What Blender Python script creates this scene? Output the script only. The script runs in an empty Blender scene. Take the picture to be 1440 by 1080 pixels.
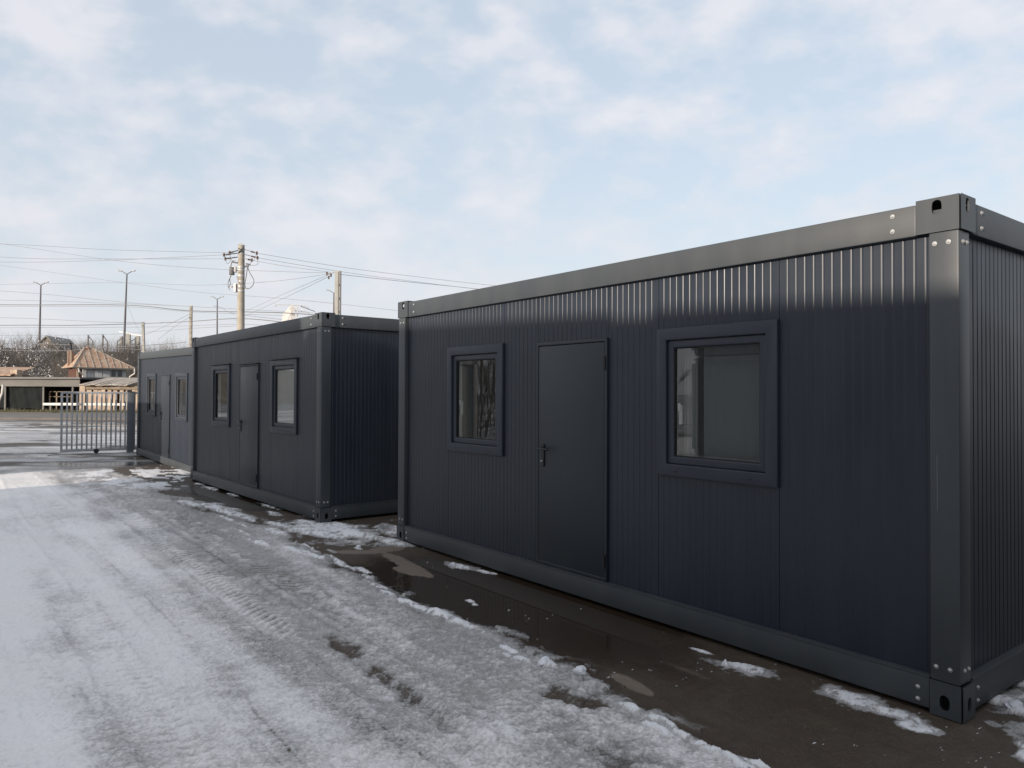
import bpy, bmesh, math, random
import numpy as np
from mathutils import Vector, Matrix

R = math.radians
C = bpy.context.scene.collection
sc = bpy.context.scene
random.seed(7)
rng = np.random.default_rng(11)

# ------------------------------------------------------------------ camera
CAM_H, PITCH, ROLL, FPX = 1.721, 0.013947, -0.0041176, 1040.38
cam = bpy.data.cameras.new('camera')
cam.lens = FPX / 1440 * 36; cam.sensor_width = 36
cam.clip_start = 0.05; cam.clip_end = 6000
co = bpy.data.objects.new('camera', cam); C.objects.link(co)
co.matrix_world = Matrix.Translation((0, 0, CAM_H)) @ Matrix.Rotation(math.pi/2 + PITCH, 4, 'X') @ Matrix.Rotation(-ROLL, 4, 'Z')
sc.camera = co

# ------------------------------------------------------------------ light
SUN_AZ, SUN_EL = R(230), R(12)          # azimuth counted from +X, counter-clockwise
sd = Vector((math.cos(SUN_EL)*math.cos(SUN_AZ), math.cos(SUN_EL)*math.sin(SUN_AZ), math.sin(SUN_EL)))
sl = bpy.data.lights.new('sun', 'SUN'); sl.energy = 5.0; sl.angle = R(0.55); sl.color = (1.0, .86, .72)
so = bpy.data.objects.new('sun', sl); C.objects.link(so)
so.rotation_euler = sd.to_track_quat('Z', 'Y').to_euler()

w = bpy.data.worlds.new('World'); sc.world = w; w.use_nodes = True
N, K = w.node_tree.nodes, w.node_tree.links
N.clear()
def n_(t, **kw):
    n = N.new(t)
    for k, v in kw.items(): setattr(n, k, v)
    return n
def wmath(op, a, b=None):
    m = n_('ShaderNodeMath', operation=op)
    for i, x in enumerate((a, b)):
        if x is None: continue
        if isinstance(x, (int, float)): m.inputs[i].default_value = x
        else: K.new(x, m.inputs[i])
    return m.outputs[0]
sky = n_('ShaderNodeTexSky', sky_type='NISHITA'); sky.sun_disc = False
sky.sun_elevation = SUN_EL; sky.sun_rotation = math.pi/2 - SUN_AZ
sky.air_density = 1.0; sky.dust_density = 1.0; sky.ozone_density = 1.5
tc = n_('ShaderNodeTexCoord'); sp = n_('ShaderNodeSeparateXYZ'); K.new(tc.outputs['Generated'], sp.inputs[0])
zz = wmath('ADD', wmath('MAXIMUM', sp.outputs[2], 0.0), 0.30)
cb = n_('ShaderNodeCombineXYZ'); K.new(wmath('DIVIDE', sp.outputs[0], zz), cb.inputs[0]); K.new(wmath('DIVIDE', sp.outputs[1], zz), cb.inputs[1])
mp = n_('ShaderNodeMapping'); mp.inputs['Rotation'].default_value = (0, R(32), 0); mp.inputs['Scale'].default_value = (1.0, 1.3, 1.9); mp.inputs['Location'].default_value = (3.1, 1.7, 0)
K.new(tc.outputs['Generated'], mp.inputs[0])
nz = n_('ShaderNodeTexNoise'); nz.inputs['Scale'].default_value = 8.0; nz.inputs['Detail'].default_value = 8; nz.inputs['Roughness'].default_value = .50; nz.inputs['Distortion'].default_value = .1
K.new(mp.outputs[0], nz.inputs['Vector'])
nb = n_('ShaderNodeTexNoise'); nb.inputs['Scale'].default_value = 1.9; nb.inputs['Detail'].default_value = 3
K.new(mp.outputs[0], nb.inputs['Vector'])
ns = n_('ShaderNodeTexNoise'); ns.inputs['Scale'].default_value = 21; ns.inputs['Detail'].default_value = 5; ns.inputs['Roughness'].default_value = .5
K.new(mp.outputs[0], ns.inputs['Vector'])
mixn = wmath('ADD', wmath('ADD', wmath('MULTIPLY', nz.outputs[0], .52), wmath('MULTIPLY', nb.outputs[0], .26)), wmath('MULTIPLY', ns.outputs[0], .22))
cr = n_('ShaderNodeValToRGB'); cr.color_ramp.interpolation = 'EASE'
cr.color_ramp.elements[0].position = .38; cr.color_ramp.elements[0].color = (0.82, 0.82, 0.82, 1)
cr.color_ramp.elements[1].position = .54; cr.color_ramp.elements[1].color = (1, 1, 1, 1)
K.new(mixn, cr.inputs[0])
hz = wmath('POWER', wmath('SUBTRACT', 1.0, wmath('MAXIMUM', sp.outputs[2], 0.0)), 5.0)
CLOUD = 7.0
mc = n_('ShaderNodeMix', data_type='RGBA')
K.new(wmath('MULTIPLY', cr.outputs[0], .90), mc.inputs[0]); 
tint = n_('ShaderNodeMix', data_type='RGBA', blend_type='MULTIPLY'); tint.inputs[0].default_value = 1
K.new(sky.outputs[0], tint.inputs[6]); tint.inputs[7].default_value = (2.5, 2.2, 2.0, 1)
K.new(tint.outputs[2], mc.inputs[6])
cc = n_('ShaderNodeMix', data_type='RGBA'); cs = n_('ShaderNodeMapRange'); cs.inputs[1].default_value = .40; cs.inputs[2].default_value = .57; K.new(mixn, cs.inputs[0]); K.new(cs.outputs[0], cc.inputs[0])
cc.inputs[6].default_value = (CLOUD*.72, CLOUD*.815, CLOUD*.93, 1); cc.inputs[7].default_value = (CLOUD*.98, CLOUD*.975, CLOUD*1.03, 1)
K.new(cc.outputs[2], mc.inputs[7])
mh = n_('ShaderNodeMix', data_type='RGBA'); K.new(wmath('MULTIPLY', hz, .85), mh.inputs[0]); K.new(mc.outputs[2], mh.inputs[6])
mh.inputs[7].default_value = (CLOUD*.84, CLOUD*.86, CLOUD*.92, 1)
bg = n_('ShaderNodeBackground'); bg.inputs[1].default_value = .1; K.new(mh.outputs[2], bg.inputs[0])
ow = n_('ShaderNodeOutputWorld'); K.new(bg.outputs[0], ow.inputs[0])

sc.view_settings.view_transform = 'Standard'; sc.view_settings.look = 'None'
sc.view_settings.exposure = 0.3; sc.view_settings.gamma = 1
sc.render.engine = 'CYCLES'; sc.cycles.use_denoising = True
sc.cycles.max_bounces = 6; sc.cycles.transparent_max_bounces = 8; sc.cycles.caustics_reflective = False; sc.cycles.caustics_refractive = False

def at(px, py, Y):
    """point of the world at depth Y seen along a survey ray of the photograph"""
    a0, b0 = px - 720, -(py - 540)
    c, s = math.cos(ROLL), math.sin(ROLL)
    a = (a0*c + b0*s)/FPX; b = (-a0*s + b0*c)/FPX
    cp, spi = math.cos(PITCH), math.sin(PITCH)
    k = Y/(cp - b*spi)
    return Vector((a*k, Y, CAM_H + (spi + b*cp)*k))

# ------------------------------------------------------------------ materials
def mat(name, col, rough=.6, metal=0, spec=.5, noise=0, nscale=5, bump=0, bscale=40, col2=None, coat=0, stretch=None):
    m = bpy.data.materials.new(name); m.use_nodes = True
    T = m.node_tree; b = T.nodes['Principled BSDF']
    b.inputs['Base Color'].default_value = (*col, 1); b.inputs['Roughness'].default_value = rough
    b.inputs['Metallic'].default_value = metal; b.inputs['Specular IOR Level'].default_value = spec
    b.inputs['Coat Weight'].default_value = coat
    t = T.nodes.new('ShaderNodeTexCoord'); vec = t.outputs['Object']
    if stretch:
        q = T.nodes.new('ShaderNodeMapping'); q.inputs['Scale'].default_value = stretch; T.links.new(vec, q.inputs[0]); vec = q.outputs[0]
    if noise:
        n = T.nodes.new('ShaderNodeTexNoise'); n.inputs['Scale'].default_value = nscale; n.inputs['Detail'].default_value = 6; n.inputs['Roughness'].default_value = .6
        T.links.new(vec, n.inputs['Vector'])
        r = T.nodes.new('ShaderNodeValToRGB'); r.color_ramp.elements[0].position = .32; r.color_ramp.elements[1].position = .68
        c2 = col2 or tuple(x*(1-noise) for x in col)
        r.color_ramp.elements[0].color = (*c2, 1); r.color_ramp.elements[1].color = (*col, 1)
        T.links.new(n.outputs[0], r.inputs[0]); T.links.new(r.outputs[0], b.inputs['Base Color'])
    if bump:
        n2 = T.nodes.new('ShaderNodeTexNoise'); n2.inputs['Scale'].default_value = bscale; n2.inputs['Detail'].default_value = 4
        T.links.new(vec, n2.inputs['Vector'])
        bp = T.nodes.new('ShaderNodeBump'); bp.inputs['Strength'].default_value = bump; bp.inputs['Distance'].default_value = .01
        T.links.new(n2.outputs[0], bp.inputs['Height']); T.links.new(bp.outputs[0], b.inputs['Normal'])
    return m

def paint_mat(name, col, rough, var=1.0):
    """factory coat on sheet steel: faint dust film, faint waviness, drips of dirt"""
    m = bpy.data.materials.new(name); m.use_nodes = True
    T = m.node_tree; L = T.links; b = T.nodes['Principled BSDF']
    t = T.nodes.new('ShaderNodeTexCoord')
    q = T.nodes.new('ShaderNodeMapping'); q.inputs['Scale'].default_value = (1.4, 1.4, .28); L.new(t.outputs['Object'], q.inputs[0])
    n = T.nodes.new('ShaderNodeTexNoise'); n.inputs['Scale'].default_value = 3.0; n.inputs['Detail'].default_value = 8; n.inputs['Roughness'].default_value = .62; L.new(q.outputs[0], n.inputs['Vector'])
    r = T.nodes.new('ShaderNodeValToRGB'); r.color_ramp.elements[0].position = .35; r.color_ramp.elements[1].position = .75
    r.color_ramp.elements[0].color = (*col, 1); r.color_ramp.elements[1].color = (col[0]*1.25+.004, col[1]*1.22+.004, col[2]*1.16+.003, 1)
    L.new(n.outputs[0], r.inputs[0]); L.new(r.outputs[0], b.inputs['Base Color'])
    mr = T.nodes.new('ShaderNodeMapRange'); mr.inputs[3].default_value = rough-.12*var; mr.inputs[4].default_value = rough+.16*var; L.new(n.outputs[0], mr.inputs[0]); L.new(mr.outputs[0], b.inputs['Roughness'])
    n2 = T.nodes.new('ShaderNodeTexNoise'); n2.inputs['Scale'].default_value = 1.6; n2.inputs['Detail'].default_value = 2; L.new(t.outputs['Object'], n2.inputs['Vector'])
    bp = T.nodes.new('ShaderNodeBump'); bp.inputs['Strength'].default_value = .7; bp.inputs['Distance'].default_value = .01; L.new(n2.outputs[0], bp.inputs['Height'])
    n3 = T.nodes.new('ShaderNodeTexNoise'); n3.inputs['Scale'].default_value = 260; n3.inputs['Detail'].default_value = 2; L.new(t.outputs['Object'], n3.inputs['Vector'])
    bq = T.nodes.new('ShaderNodeBump'); bq.inputs['Strength'].default_value = .05; bq.inputs['Distance'].default_value = .002; L.new(n3.outputs[0], bq.inputs['Height']); L.new(bp.outputs[0], bq.inputs['Normal'])
    L.new(bq.outputs[0], b.inputs['Normal'])
    return m

def glass_mat():
    m = bpy.data.materials.new('window_glass'); m.use_nodes = True
    T = m.node_tree; L = T.links; T.nodes.remove(T.nodes['Principled BSDF'])
    o = T.nodes['Material Output']
    g = T.nodes.new('ShaderNodeBsdfGlossy'); g.inputs['Roughness'].default_value = .015; g.inputs['Color'].default_value = (.95, .97, .97, 1)
    tr = T.nodes.new('ShaderNodeBsdfTransparent'); tr.inputs['Color'].default_value = (.88, .91, .90, 1)
    lw = T.nodes.new('ShaderNodeLayerWeight'); lw.inputs['Blend'].default_value = .5
    pw_ = T.nodes.new('ShaderNodeMath'); pw_.operation = 'POWER'; pw_.inputs[1].default_value = 4.0; L.new(lw.outputs['Facing'], pw_.inputs[0])
    f = T.nodes.new('ShaderNodeMath'); f.operation = 'MULTIPLY_ADD'; f.inputs[1].default_value = .85; f.inputs[2].default_value = .095; L.new(pw_.outputs[0], f.inputs[0])
    t = T.nodes.new('ShaderNodeTexCoord'); n = T.nodes.new('ShaderNodeTexNoise'); n.inputs['Scale'].default_value = 1.3; L.new(t.outputs['Object'], n.inputs['Vector'])
    bp = T.nodes.new('ShaderNodeBump'); bp.inputs['Strength'].default_value = .035; bp.inputs['Distance'].default_value = .01; L.new(n.outputs[0], bp.inputs['Height']); L.new(bp.outputs[0], g.inputs['Normal'])
    mx = T.nodes.new('ShaderNodeMixShader'); L.new(f.outputs[0], mx.inputs[0]); L.new(tr.outputs[0], mx.inputs[1]); L.new(g.outputs[0], mx.inputs[2])
    L.new(mx.outputs[0], o.inputs[0])
    return m

M = dict(
    frame=paint_mat('frame_paint', (.037, .0435, .050), .46, .35),
    panel=paint_mat('panel_paint', (.0105, .0162, .0265), .40),
    pale=paint_mat('pale_grey_paint', (.22, .225, .23), .45),
    trim=paint_mat('window_trim_paint', (.016, .0225, .034), .44),
    door=paint_mat('door_paint', (.0115, .0175, .024), .42),
    black=mat('black_plastic', (.010, .010, .011), .35),
    gasket=mat('rubber_gasket', (.008, .008, .009), .7),
    zinc=mat('zinc_bolt', (.50, .50, .49), .42, metal=.75),
    lining=mat('interior_lining', (.30, .31, .31), .6, noise=.12, nscale=3),
    glass=glass_mat(),
    concrete=mat('pole_concrete', (.36, .33, .275), .85, noise=.3, nscale=3, bump=.4, bscale=20),
    greyconc=mat('grey_concrete', (.33, .33, .31), .85, noise=.25, nscale=3),
    steel=mat('galvanised_steel', (.46, .47, .48), .5, metal=.15, noise=.25, nscale=6),
    darksteel=mat('dark_steel', (.055, .06, .065), .5, noise=.3, nscale=4),
    lampsteel=mat('lamp_steel', (.10, .10, .11), .6),
    cable=mat('cable', (.16, .16, .17), .8),
    ins=mat('insulator', (.10, .07, .06), .3),
    rust=mat('rusty_roof_sheet', (.43, .36, .28), .75, noise=1, nscale=2.6, col2=(.27, .13, .07), bump=.3, bscale=8),
    roofgrey=mat('weathered_roof_sheet', (.42, .38, .33), .75, noise=1, nscale=2.2, col2=(.22, .19, .16)),
    plaster=mat('pale_plaster', (.50, .43, .34), .9, noise=.25, nscale=1.5),
    brick=mat('old_brick', (.30, .20, .15), .9, noise=.4, nscale=6),
    cream=mat('cream_boards', (.50, .41, .32), .85, noise=1, nscale=5, col2=(.27, .20, .15), stretch=(1, 1, .15)),
    brownw=mat('brown_wall', (.10, .045, .03), .8, noise=.3),
    white=mat('white_paint', (.60, .585, .56), .6, noise=.12, nscale=4),
    bluegrey=mat('blue_grey_panel', (.42, .47, .49), .6, noise=.15, nscale=2),
    curtain=mat('curtain', (.62, .64, .65), .8, noise=.35, nscale=2.5, stretch=(3, 1, .5)),
    darkglass=mat('dark_window', (.05, .06, .07), .12),
    tarp=mat('dark_tarpaulin', (.018, .021, .022), .9, spec=.15, noise=.3, nscale=2, bump=.8, bscale=3),
    fascia=mat('grey_fascia', (.165, .16, .148), .75, noise=.35, nscale=1.2, stretch=(.3, 1, 1)),
    wood=mat('weathered_wood', (.25, .20, .15), .85, noise=.4, nscale=4),
    bark=mat('bare_branches', (.17, .15, .13), .95, noise=.4, nscale=.8),
    bark2=mat('dark_branches', (.11, .095, .082), .95, noise=.4, nscale=.8),
    twigsnow=mat('snow_on_twigs', (.66, .66, .68), .8),
    grass=mat('winter_grass', (.085, .09, .04), .95, noise=1, nscale=2, col2=(.12, .10, .065)),
    hill=mat('hillside_scrub', (.13, .117, .10), .95, noise=1, nscale=.9, col2=(.055, .05, .044), bump=1, bscale=1.5),
    snow=mat('snow', (.78, .80, .84), .55, noise=.12, nscale=9, bump=.5, bscale=45),
)

# ------------------------------------------------------------------ object helpers
def tag(o, label=None, cat=None, group=None, kind=None):
    if label: o['label'] = label
    if cat: o['category'] = cat
    if group: o['group'] = group
    if kind: o['kind'] = kind
    return o
def empty(name, loc, rz=0, **kw):
    o = bpy.data.objects.new(name, None); C.objects.link(o)
    o.location = loc; o.rotation_euler = (0, 0, rz); o.empty_display_size = .2
    return tag(o, **kw)
class MB:
    def __init__(s): s.v = []; s.f = []; s.m = []; s.cur = 0
    def add(s, vs, fs):
        k = len(s.v); s.v += [tuple(x) for x in vs]; s.f += [tuple(i+k for i in f) for f in fs]; s.m += [s.cur]*len(fs); return s
    def box(s, x0, x1, y0, y1, z0, z1):
        if x0 > x1: x0, x1 = x1, x0
        if y0 > y1: y0, y1 = y1, y0
        if z0 > z1: z0, z1 = z1, z0
        return s.add([(x0,y0,z0),(x1,y0,z0),(x1,y1,z0),(x0,y1,z0),(x0,y0,z1),(x1,y0,z1),(x1,y1,z1),(x0,y1,z1)],
              [(0,3,2,1),(4,5,6,7),(0,1,5,4),(1,2,6,5),(2,3,7,6),(3,0,4,7)])
    def tube(s, pts, r, n=6, cap=True):
        pts = [Vector(p) for p in pts]; rs = r if isinstance(r, (list, tuple)) else [r]*len(pts)
        vs = []; L = len(pts); ref = None
        for i, p in enumerate(pts):
            d = (pts[min(i+1, L-1)] - pts[max(i-1, 0)]).normalized()
            if ref is None: ref = d.cross(Vector((0, 0, 1))) if abs(d.z) < .9 else d.cross(Vector((1, 0, 0)))
            a = (ref - d*ref.dot(d)).normalized(); ref = a; b = d.cross(a)
            for k in range(n):
                t = 2*math.pi*k/n; vs.append(p + (a*math.cos(t) + b*math.sin(t))*rs[i])
        fs = [(i*n+k, i*n+(k+1) % n, (i+1)*n+(k+1) % n, (i+1)*n+k) for i in range(L-1) for k in range(n)]
        if cap: fs += [tuple(range(n))[::-1], tuple((L-1)*n+k for k in range(n))]
        return s.add(vs, fs)
    def beam(s, p, q, wx, wy):
        """rectangular bar from p to q, wx across (horizontal), wy the other way"""
        p, q = Vector(p), Vector(q); d = (q-p).normalized()
        a = d.cross(Vector((0, 0, 1))) if abs(d.z) < .95 else Vector((1, 0, 0))
        a = (a - d*a.dot(d)).normalized(); b = d.cross(a)
        vs = [e + a*(sx*wx/2) + b*(sy*wy/2) for e in (p, q) for sx, sy in ((-1,-1),(1,-1),(1,1),(-1,1))]
        return s.add(vs, [(0,1,2,3)[::-1], (4,5,6,7), (0,1,5,4), (1,2,6,5), (2,3,7,6), (3,0,4,7)])
    def build(s, name, m, parent=None, bevel=0, smooth=False, clean=True, segs=2, **kw):
        me = bpy.data.meshes.new(name); me.from_pydata(s.v, [], s.f)
        for x in (m if isinstance(m, (list, tuple)) else [m]): me.materials.append(x)
        if any(s.m): me.polygons.foreach_set('material_index', s.m)
        if clean or bevel:
            bm = bmesh.new(); bm.from_mesh(me)
            if clean: bmesh.ops.recalc_face_normals(bm, faces=bm.faces)
            if bevel:
                es = [e for e in bm.edges if len(e.link_faces) == 2 and e.calc_face_angle(0) > .5]
                bmesh.ops.bevel(bm, geom=es, offset=bevel, segments=segs, affect='EDGES', profile=.6)
            bm.to_mesh(me); bm.free()
        if smooth or bevel:
            me.polygons.foreach_set('use_smooth', [True]*len(me.polygons))
            try: me.set_sharp_from_angle(angle=R(35 if not bevel else 50))
            except Exception: pass
        o = bpy.data.objects.new(name, me); C.objects.link(o)
        if parent: o.parent = parent
        return tag(o, **kw)
def kids(o): return [c for c in bpy.data.objects if c.parent == o]
def copy_tree(o, parent=None):
    c = o.copy(); C.objects.link(c); c.parent = parent
    for ch in kids(o): copy_tree(ch, c)
    return c

# ------------------------------------------------------------------ office containers
# local frame: x = along the long front from the near corner, y = out of the front face (so the box lies at y < 0)
L_, D_, H_ = 6.055, 2.435, 2.80
def plate(mb, P, U, V, w, h, cu, cv, rw, rh, th, n=20):
    """rectangular plate with an oval hole; P corner, U, V unit axes, thickness th against U x V"""
    P, U, V = Vector(P), Vector(U), Vector(V); W = U.cross(V)*(-th)
    outer, inner = [], []
    for k in range(n):
        t = 2*math.pi*k/n + math.pi/n; c, s = math.cos(t), math.sin(t)
        iu = cu + rw*c; iv = cv + rw*s + (rh-rw)*max(-1, min(1, s*2.2))
        ts = []
        if c > 1e-6: ts.append((w-cu)/c)
        if c < -1e-6: ts.append(-cu/c)
        if s > 1e-6: ts.append((h-cv)/s)
        if s < -1e-6: ts.append(-cv/s)
        q = min(ts); outer.append((cu + q*c, cv + q*s)); inner.append((iu, iv))
    # snap to the rectangle's corners
    for cx, cy in ((0, 0), (w, 0), (w, h), (0, h)):
        j = min(range(n), key=lambda i: (outer[i][0]-cx)**2 + (outer[i][1]-cy)**2); outer[j] = (cx, cy)
    vs = [P + U*a + V*b for a, b in outer] + [P + U*a + V*b for a, b in inner] + [P + U*a + V*b + W for a, b in inner] + [P + U*a + V*b + W for a, b in outer]
    fs = []
    for k in range(n):
        j = (k+1) % n
        fs += [(k, j, n+j, n+k), (n+k, n+j, 2*n+j, 2*n+k), (2*n+k, 2*n+j, 3*n+j, 3*n+k)]
    mb.add(vs, fs)
def casting(parent, corner_far, back, top, ws, wt, holes=True):
    """hollow corner block with an oval lifting hole in both outer faces"""
    z0, z1 = (H_-.188, H_) if top else (0, .186)
    fx = (lambda s: L_-s) if corner_far else (lambda s: s)
    fy = (lambda t: -(D_-t)) if back else (lambda t: -t)
    mb = MB(); e = .004
    tmp = MB()
    hz_ = .135 if top else .078
    cu = .112 if top else .082
    plate(tmp, (-e, -e, z0), (1, 0, 0), (0, 0, 1), ws+e, z1-z0, cu, hz_, .026, .040, .010)
    plate(tmp, (-e, -e, z0), (0, 1, 0), (0, 0, 1), wt+e, z1-z0, .085, hz_, .024, .040, .010)
    tmp.box(-e+.011, ws, -e+.011, wt, z1-.008, z1-.001) if top else tmp.box(-e+.011, ws, -e+.011, wt, .001, .006)
    tmp.box(ws-.010, ws, .012, wt-.001, z0+.001, z1-.009); tmp.box(.012, ws-.011, wt-.010, wt-.001, z0+.001, z1-.009)
    for f, mm in zip(tmp.f, tmp.m): pass
    mb.add([(fx(x), fy(y), z) for x, y, z in tmp.v], tmp.f)
    return mb.build('corner_casting', M['frame'], parent, clean=False)
def rib_sheet(mb, a0, a1, z0, z1, depth, plane='front', pitch=.0605, gd=.0026):
    """profiled sheet: vertical micro-grooves every 60 mm; the profile is real geometry"""
    prof = [(a0+.002, -.012), (a0+.002, 0)]
    k = math.ceil((a0+.012)/pitch)
    while k*pitch < a1-.014:
        c = k*pitch
        prof += [(c-.0095, 0), (c-.0065, -.0006), (c-.004, -.0017), (c-.0022, -gd), (c+.0022, -gd), (c+.004, -.0017), (c+.0065, -.0006), (c+.0095, 0)]
        k += 1
    prof += [(a1-.002, 0), (a1-.002, -.012)]
    vs = []
    for z in (z0, z1):
        for a, h in prof:
            vs.append((a, -depth + h, z) if plane == 'front' else (a, -D_+depth - h, z) if plane == 'back' else ((depth - h, -a, z) if plane == 'near' else (L_-depth + h, -a, z)))
    n = len(prof)
    mb.add(vs, [(i, i+1, n+i+1, n+i) for i in range(n-1)])
def ring(mb, s0, s1, z0, z1, w, ya, yb):
    """mitred rectangular ring in the front plane, from depth ya (front) to yb (back)"""
    o = [(s0,z0),(s1,z0),(s1,z1),(s0,z1)]; i = [(s0+w,z0+w),(s1-w,z0+w),(s1-w,z1-w),(s0+w,z1-w)]
    vs = [(a,ya,b) for a,b in o] + [(a,ya,b) for a,b in i] + [(a,yb,b) for a,b in o] + [(a,yb,b) for a,b in i]
    fs = []
    for k in range(4):
        j = (k+1) % 4
        fs += [(k,j,4+j,4+k), (8+k,12+k,12+j,8+j), (k,8+k,8+j,j), (4+k,4+j,12+j,12+k)]
    mb.add(vs, fs)
def bolt_mesh():
    mb = MB(); mb.tube([(0,0,0),(0,.002,0)], .0125, 14); mb.tube([(0,.002,0),(0,.0075,0),(0,.010,0)], [.0095,.009,.005], 6)
    return mb
BOLT = None
def bolt(parent, x, y, z, rz=0):
    global BOLT
    if BOLT is None:
        b = bolt_mesh().build('bolt', M['zinc'], parent); BOLT = b.data
    else:
        b = bpy.data.objects.new('bolt', BOLT); C.objects.link(b); b.parent = parent
    b.location = (x, y, z); b.rotation_euler = (0, 0, rz); return b

def container(loc, az, tilt, label, group, shift=0.0, caps=False, detail=2, pale=False):
    root = empty('office_container', loc, az, label=label, cat='office container', group=group)
    root.rotation_euler = (0, -tilt, az)
    # frame
    for far in (False, True):
        for back in (False, True):
            x0, x1 = (L_-.15, L_) if far else (0, .15)
            y0, y1 = (-D_, -D_+.14) if back else (-.14, 0)
            MB().box(x0, x1, y0, y1, .188, H_-.190).build('corner_post', M['frame'], root, bevel=.009)
            for top in (False, True):
                if detail > 0: casting(root, far, back, top, .216 if top else .152, .187 if top else .152)
    def rail(x0, x1, y0, y1, z0, z1, nm): MB().box(x0, x1, y0, y1, z0, z1).build(nm, M['frame'], root, bevel=.010)
    for y0, y1 in ((-.085, 0), (-D_, -D_+.085)):
        rail(.218, L_-.218, y0, y1, 2.607, 2.782, 'top_rail')
    for x0, x1 in ((0, .085), (L_-.085, L_)):
        rail(x0, x1, -D_+.19, -.19, 2.607, 2.782, 'top_rail')
    for k, (y0, y1) in enumerate(((-.10, 0), (-D_, -D_+.10))):
        mb = MB().box(.154, L_-.154, y0, y1, .022, .190)
        o = mb.build('bottom_rail', M['frame'], root, bevel=.010)
        lb = MB().box(.152, L_-.152, y0+(.004 if k == 0 else 0), y1+(.004 if k == 0 else -.004), .1905, .1985)
        lb.build('sill_strip', M['frame'], o, bevel=.003)
    for k, (x0, x1) in enumerate(((0, .10), (L_-.10, L_))):
        o = MB().box(x0, x1, -D_+.154, -.154, .022, .190).build('bottom_rail', M['frame'], root, bevel=.010)
        MB().box(x0-.004, x1, -D_+.152, -.152, .1905, .1985).build('sill_strip', M['frame'], o, bevel=.003)
    # roof and floor
    MB().box(.03, L_-.03, -D_+.03, -.03, 2.70, 2.74).build('roof', M['frame'], root)
    MB().box(.05, L_-.05, -D_+.05, -.05, .10, .16).build('floor', M['frame'], root)
    # lining
    if detail > 0:
        i = MB(); a, b, c, d, e, f = .12, L_-.12, -D_+.12, -.055, .19, 2.62
        i.add([(a,c,e),(b,c,e),(b,d,e),(a,d,e),(a,c,f),(b,c,f),(b,d,f),(a,d,f)], [(0,1,2,3),(4,7,6,5),(0,4,5,1),(0,3,7,4),(1,5,6,2)])
        i.build('interior_lining', M['lining'], root, clean=False)
    # cladding
    sft = shift
    W1, W2, DR = (1.09+sft, 2.11+sft), (4.05+sft, 5.04+sft), (2.64+sft, 3.54+sft)
    j = [.152, W1[0], W1[1], DR[0], DR[1], W2[0], W2[1], L_-.152]
    zb, zt = .198, 2.66
    for k in range(7):
        mb = MB()
        if k in (1, 5): 
            lo = MB(); rib_sheet(lo, j[k], j[k+1], zb, 1.16, .045); lo.build('wall_panel', M['panel'], root, clean=False)
            rib_sheet(mb, j[k], j[k+1], 2.175, zt, .045)
        elif k == 3: rib_sheet(mb, j[k], j[k+1], 2.16, zt, .045)
        else: rib_sheet(mb, j[k], j[k+1], zb, zt, .045)
        mb.build('wall_panel', M['panel'], root, clean=False)
    for k in range(2):
        a0, a1 = (.142, D_/2) if k == 0 else (D_/2, D_-.142)
        for pl in ('near', 'far'):
            mb = MB(); rib_sheet(mb, a0, a1, zb, zt, .045, pl); mb.build('wall_panel', M['panel'], root, clean=False)
    for k in range(5):
        mb = MB(); w5 = (L_-.304)/5; rib_sheet(mb, .152+w5*k, .152+w5*(k+1), zb, zt, .045, 'back'); mb.build('wall_panel', M['panel'], root, clean=False)
    # windows
    for s0, s1 in (W1, W2):
        wd = MB(); ring(wd, s0, s1, 1.12, 2.217, .088, -.018, -.060)
        t = wd.build('window', M['trim'], root, bevel=.007)
        sh = MB(); ring(sh, s0+.092, s1-.092, 1.212, 2.125, .052, -.040, -.085); sh.build('sash', M['trim'], t, bevel=.008)
        gk = MB(); ring(gk, s0+.1425, s1-.1425, 1.2625, 2.0745, .010, -.052, -.075); gk.build('gasket', M['gasket'], t)
        x0, x1, z0, z1 = s0+.140, s1-.140, 1.26, 2.078
        MB().add([(x0, -.066, z0), (x0, -.066, z1), (x1, -.066, z1), (x1, -.066, z0)], [(0, 1, 2, 3)]).build('pane', M['glass'], t, clean=False)
        rv = MB(); ring(rv, s0+.06, s1-.06, 1.18, 2.157, .03, -.088, -.16); rv.build('reveal', M['white'], t)
        if detail > 1:
            for q in (.2, .82):
                cpm = MB(); cx = s0+(s1-s0)*q; cpm.box(cx-.016, cx+.016, -.0165, -.024, 1.152, 1.162); cpm.build('drain_cap', M['gasket'], t)
            hw = (s1 if s0 < 3 else s1)-.155
            hh = MB(); hh.box(hw-.012, hw+.012, -.10, -.085, 1.60, 1.66); hh.box(hw-.008, hw+.008, -.125, -.10, 1.50, 1.645); hh.build('window_handle', M['white'], t, bevel=.003)
        if caps: MB().box(s0-.035, s1+.035, .018, -.044, 2.221, 2.227).build('drip_cap', M['trim'], t)
    # door
    d0, d1 = DR
    fr = MB(); ring(fr, d0, d1, .20, 2.187, .028, -.022, -.058); f = fr.build('door', M['door'], root, bevel=.004)
    MB().box(d0+.034, d1-.030, -.026, -.066, .206, 2.153).build('door_leaf', M['door'], f, bevel=.005)
    MB().box(d0+.026, d0+.0345, -.034, -.06, .206, 2.153).build('door_seal', M['gasket'], f)
    for hzv in (1.98, .36):
        h = MB(); h.tube([(d0+.022, -.014, hzv-.055), (d0+.022, -.014, hzv+.055)], .009, 10); h.box(d0+.022, d0+.05, -.0245, -.021, hzv-.05, hzv+.05)
        h.build('hinge', M['black'], f, smooth=True)
    hs = d1-.095
    h = MB(); h.box(hs-.019, hs+.019, -.016, -.0255, 1.075, 1.275)
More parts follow.
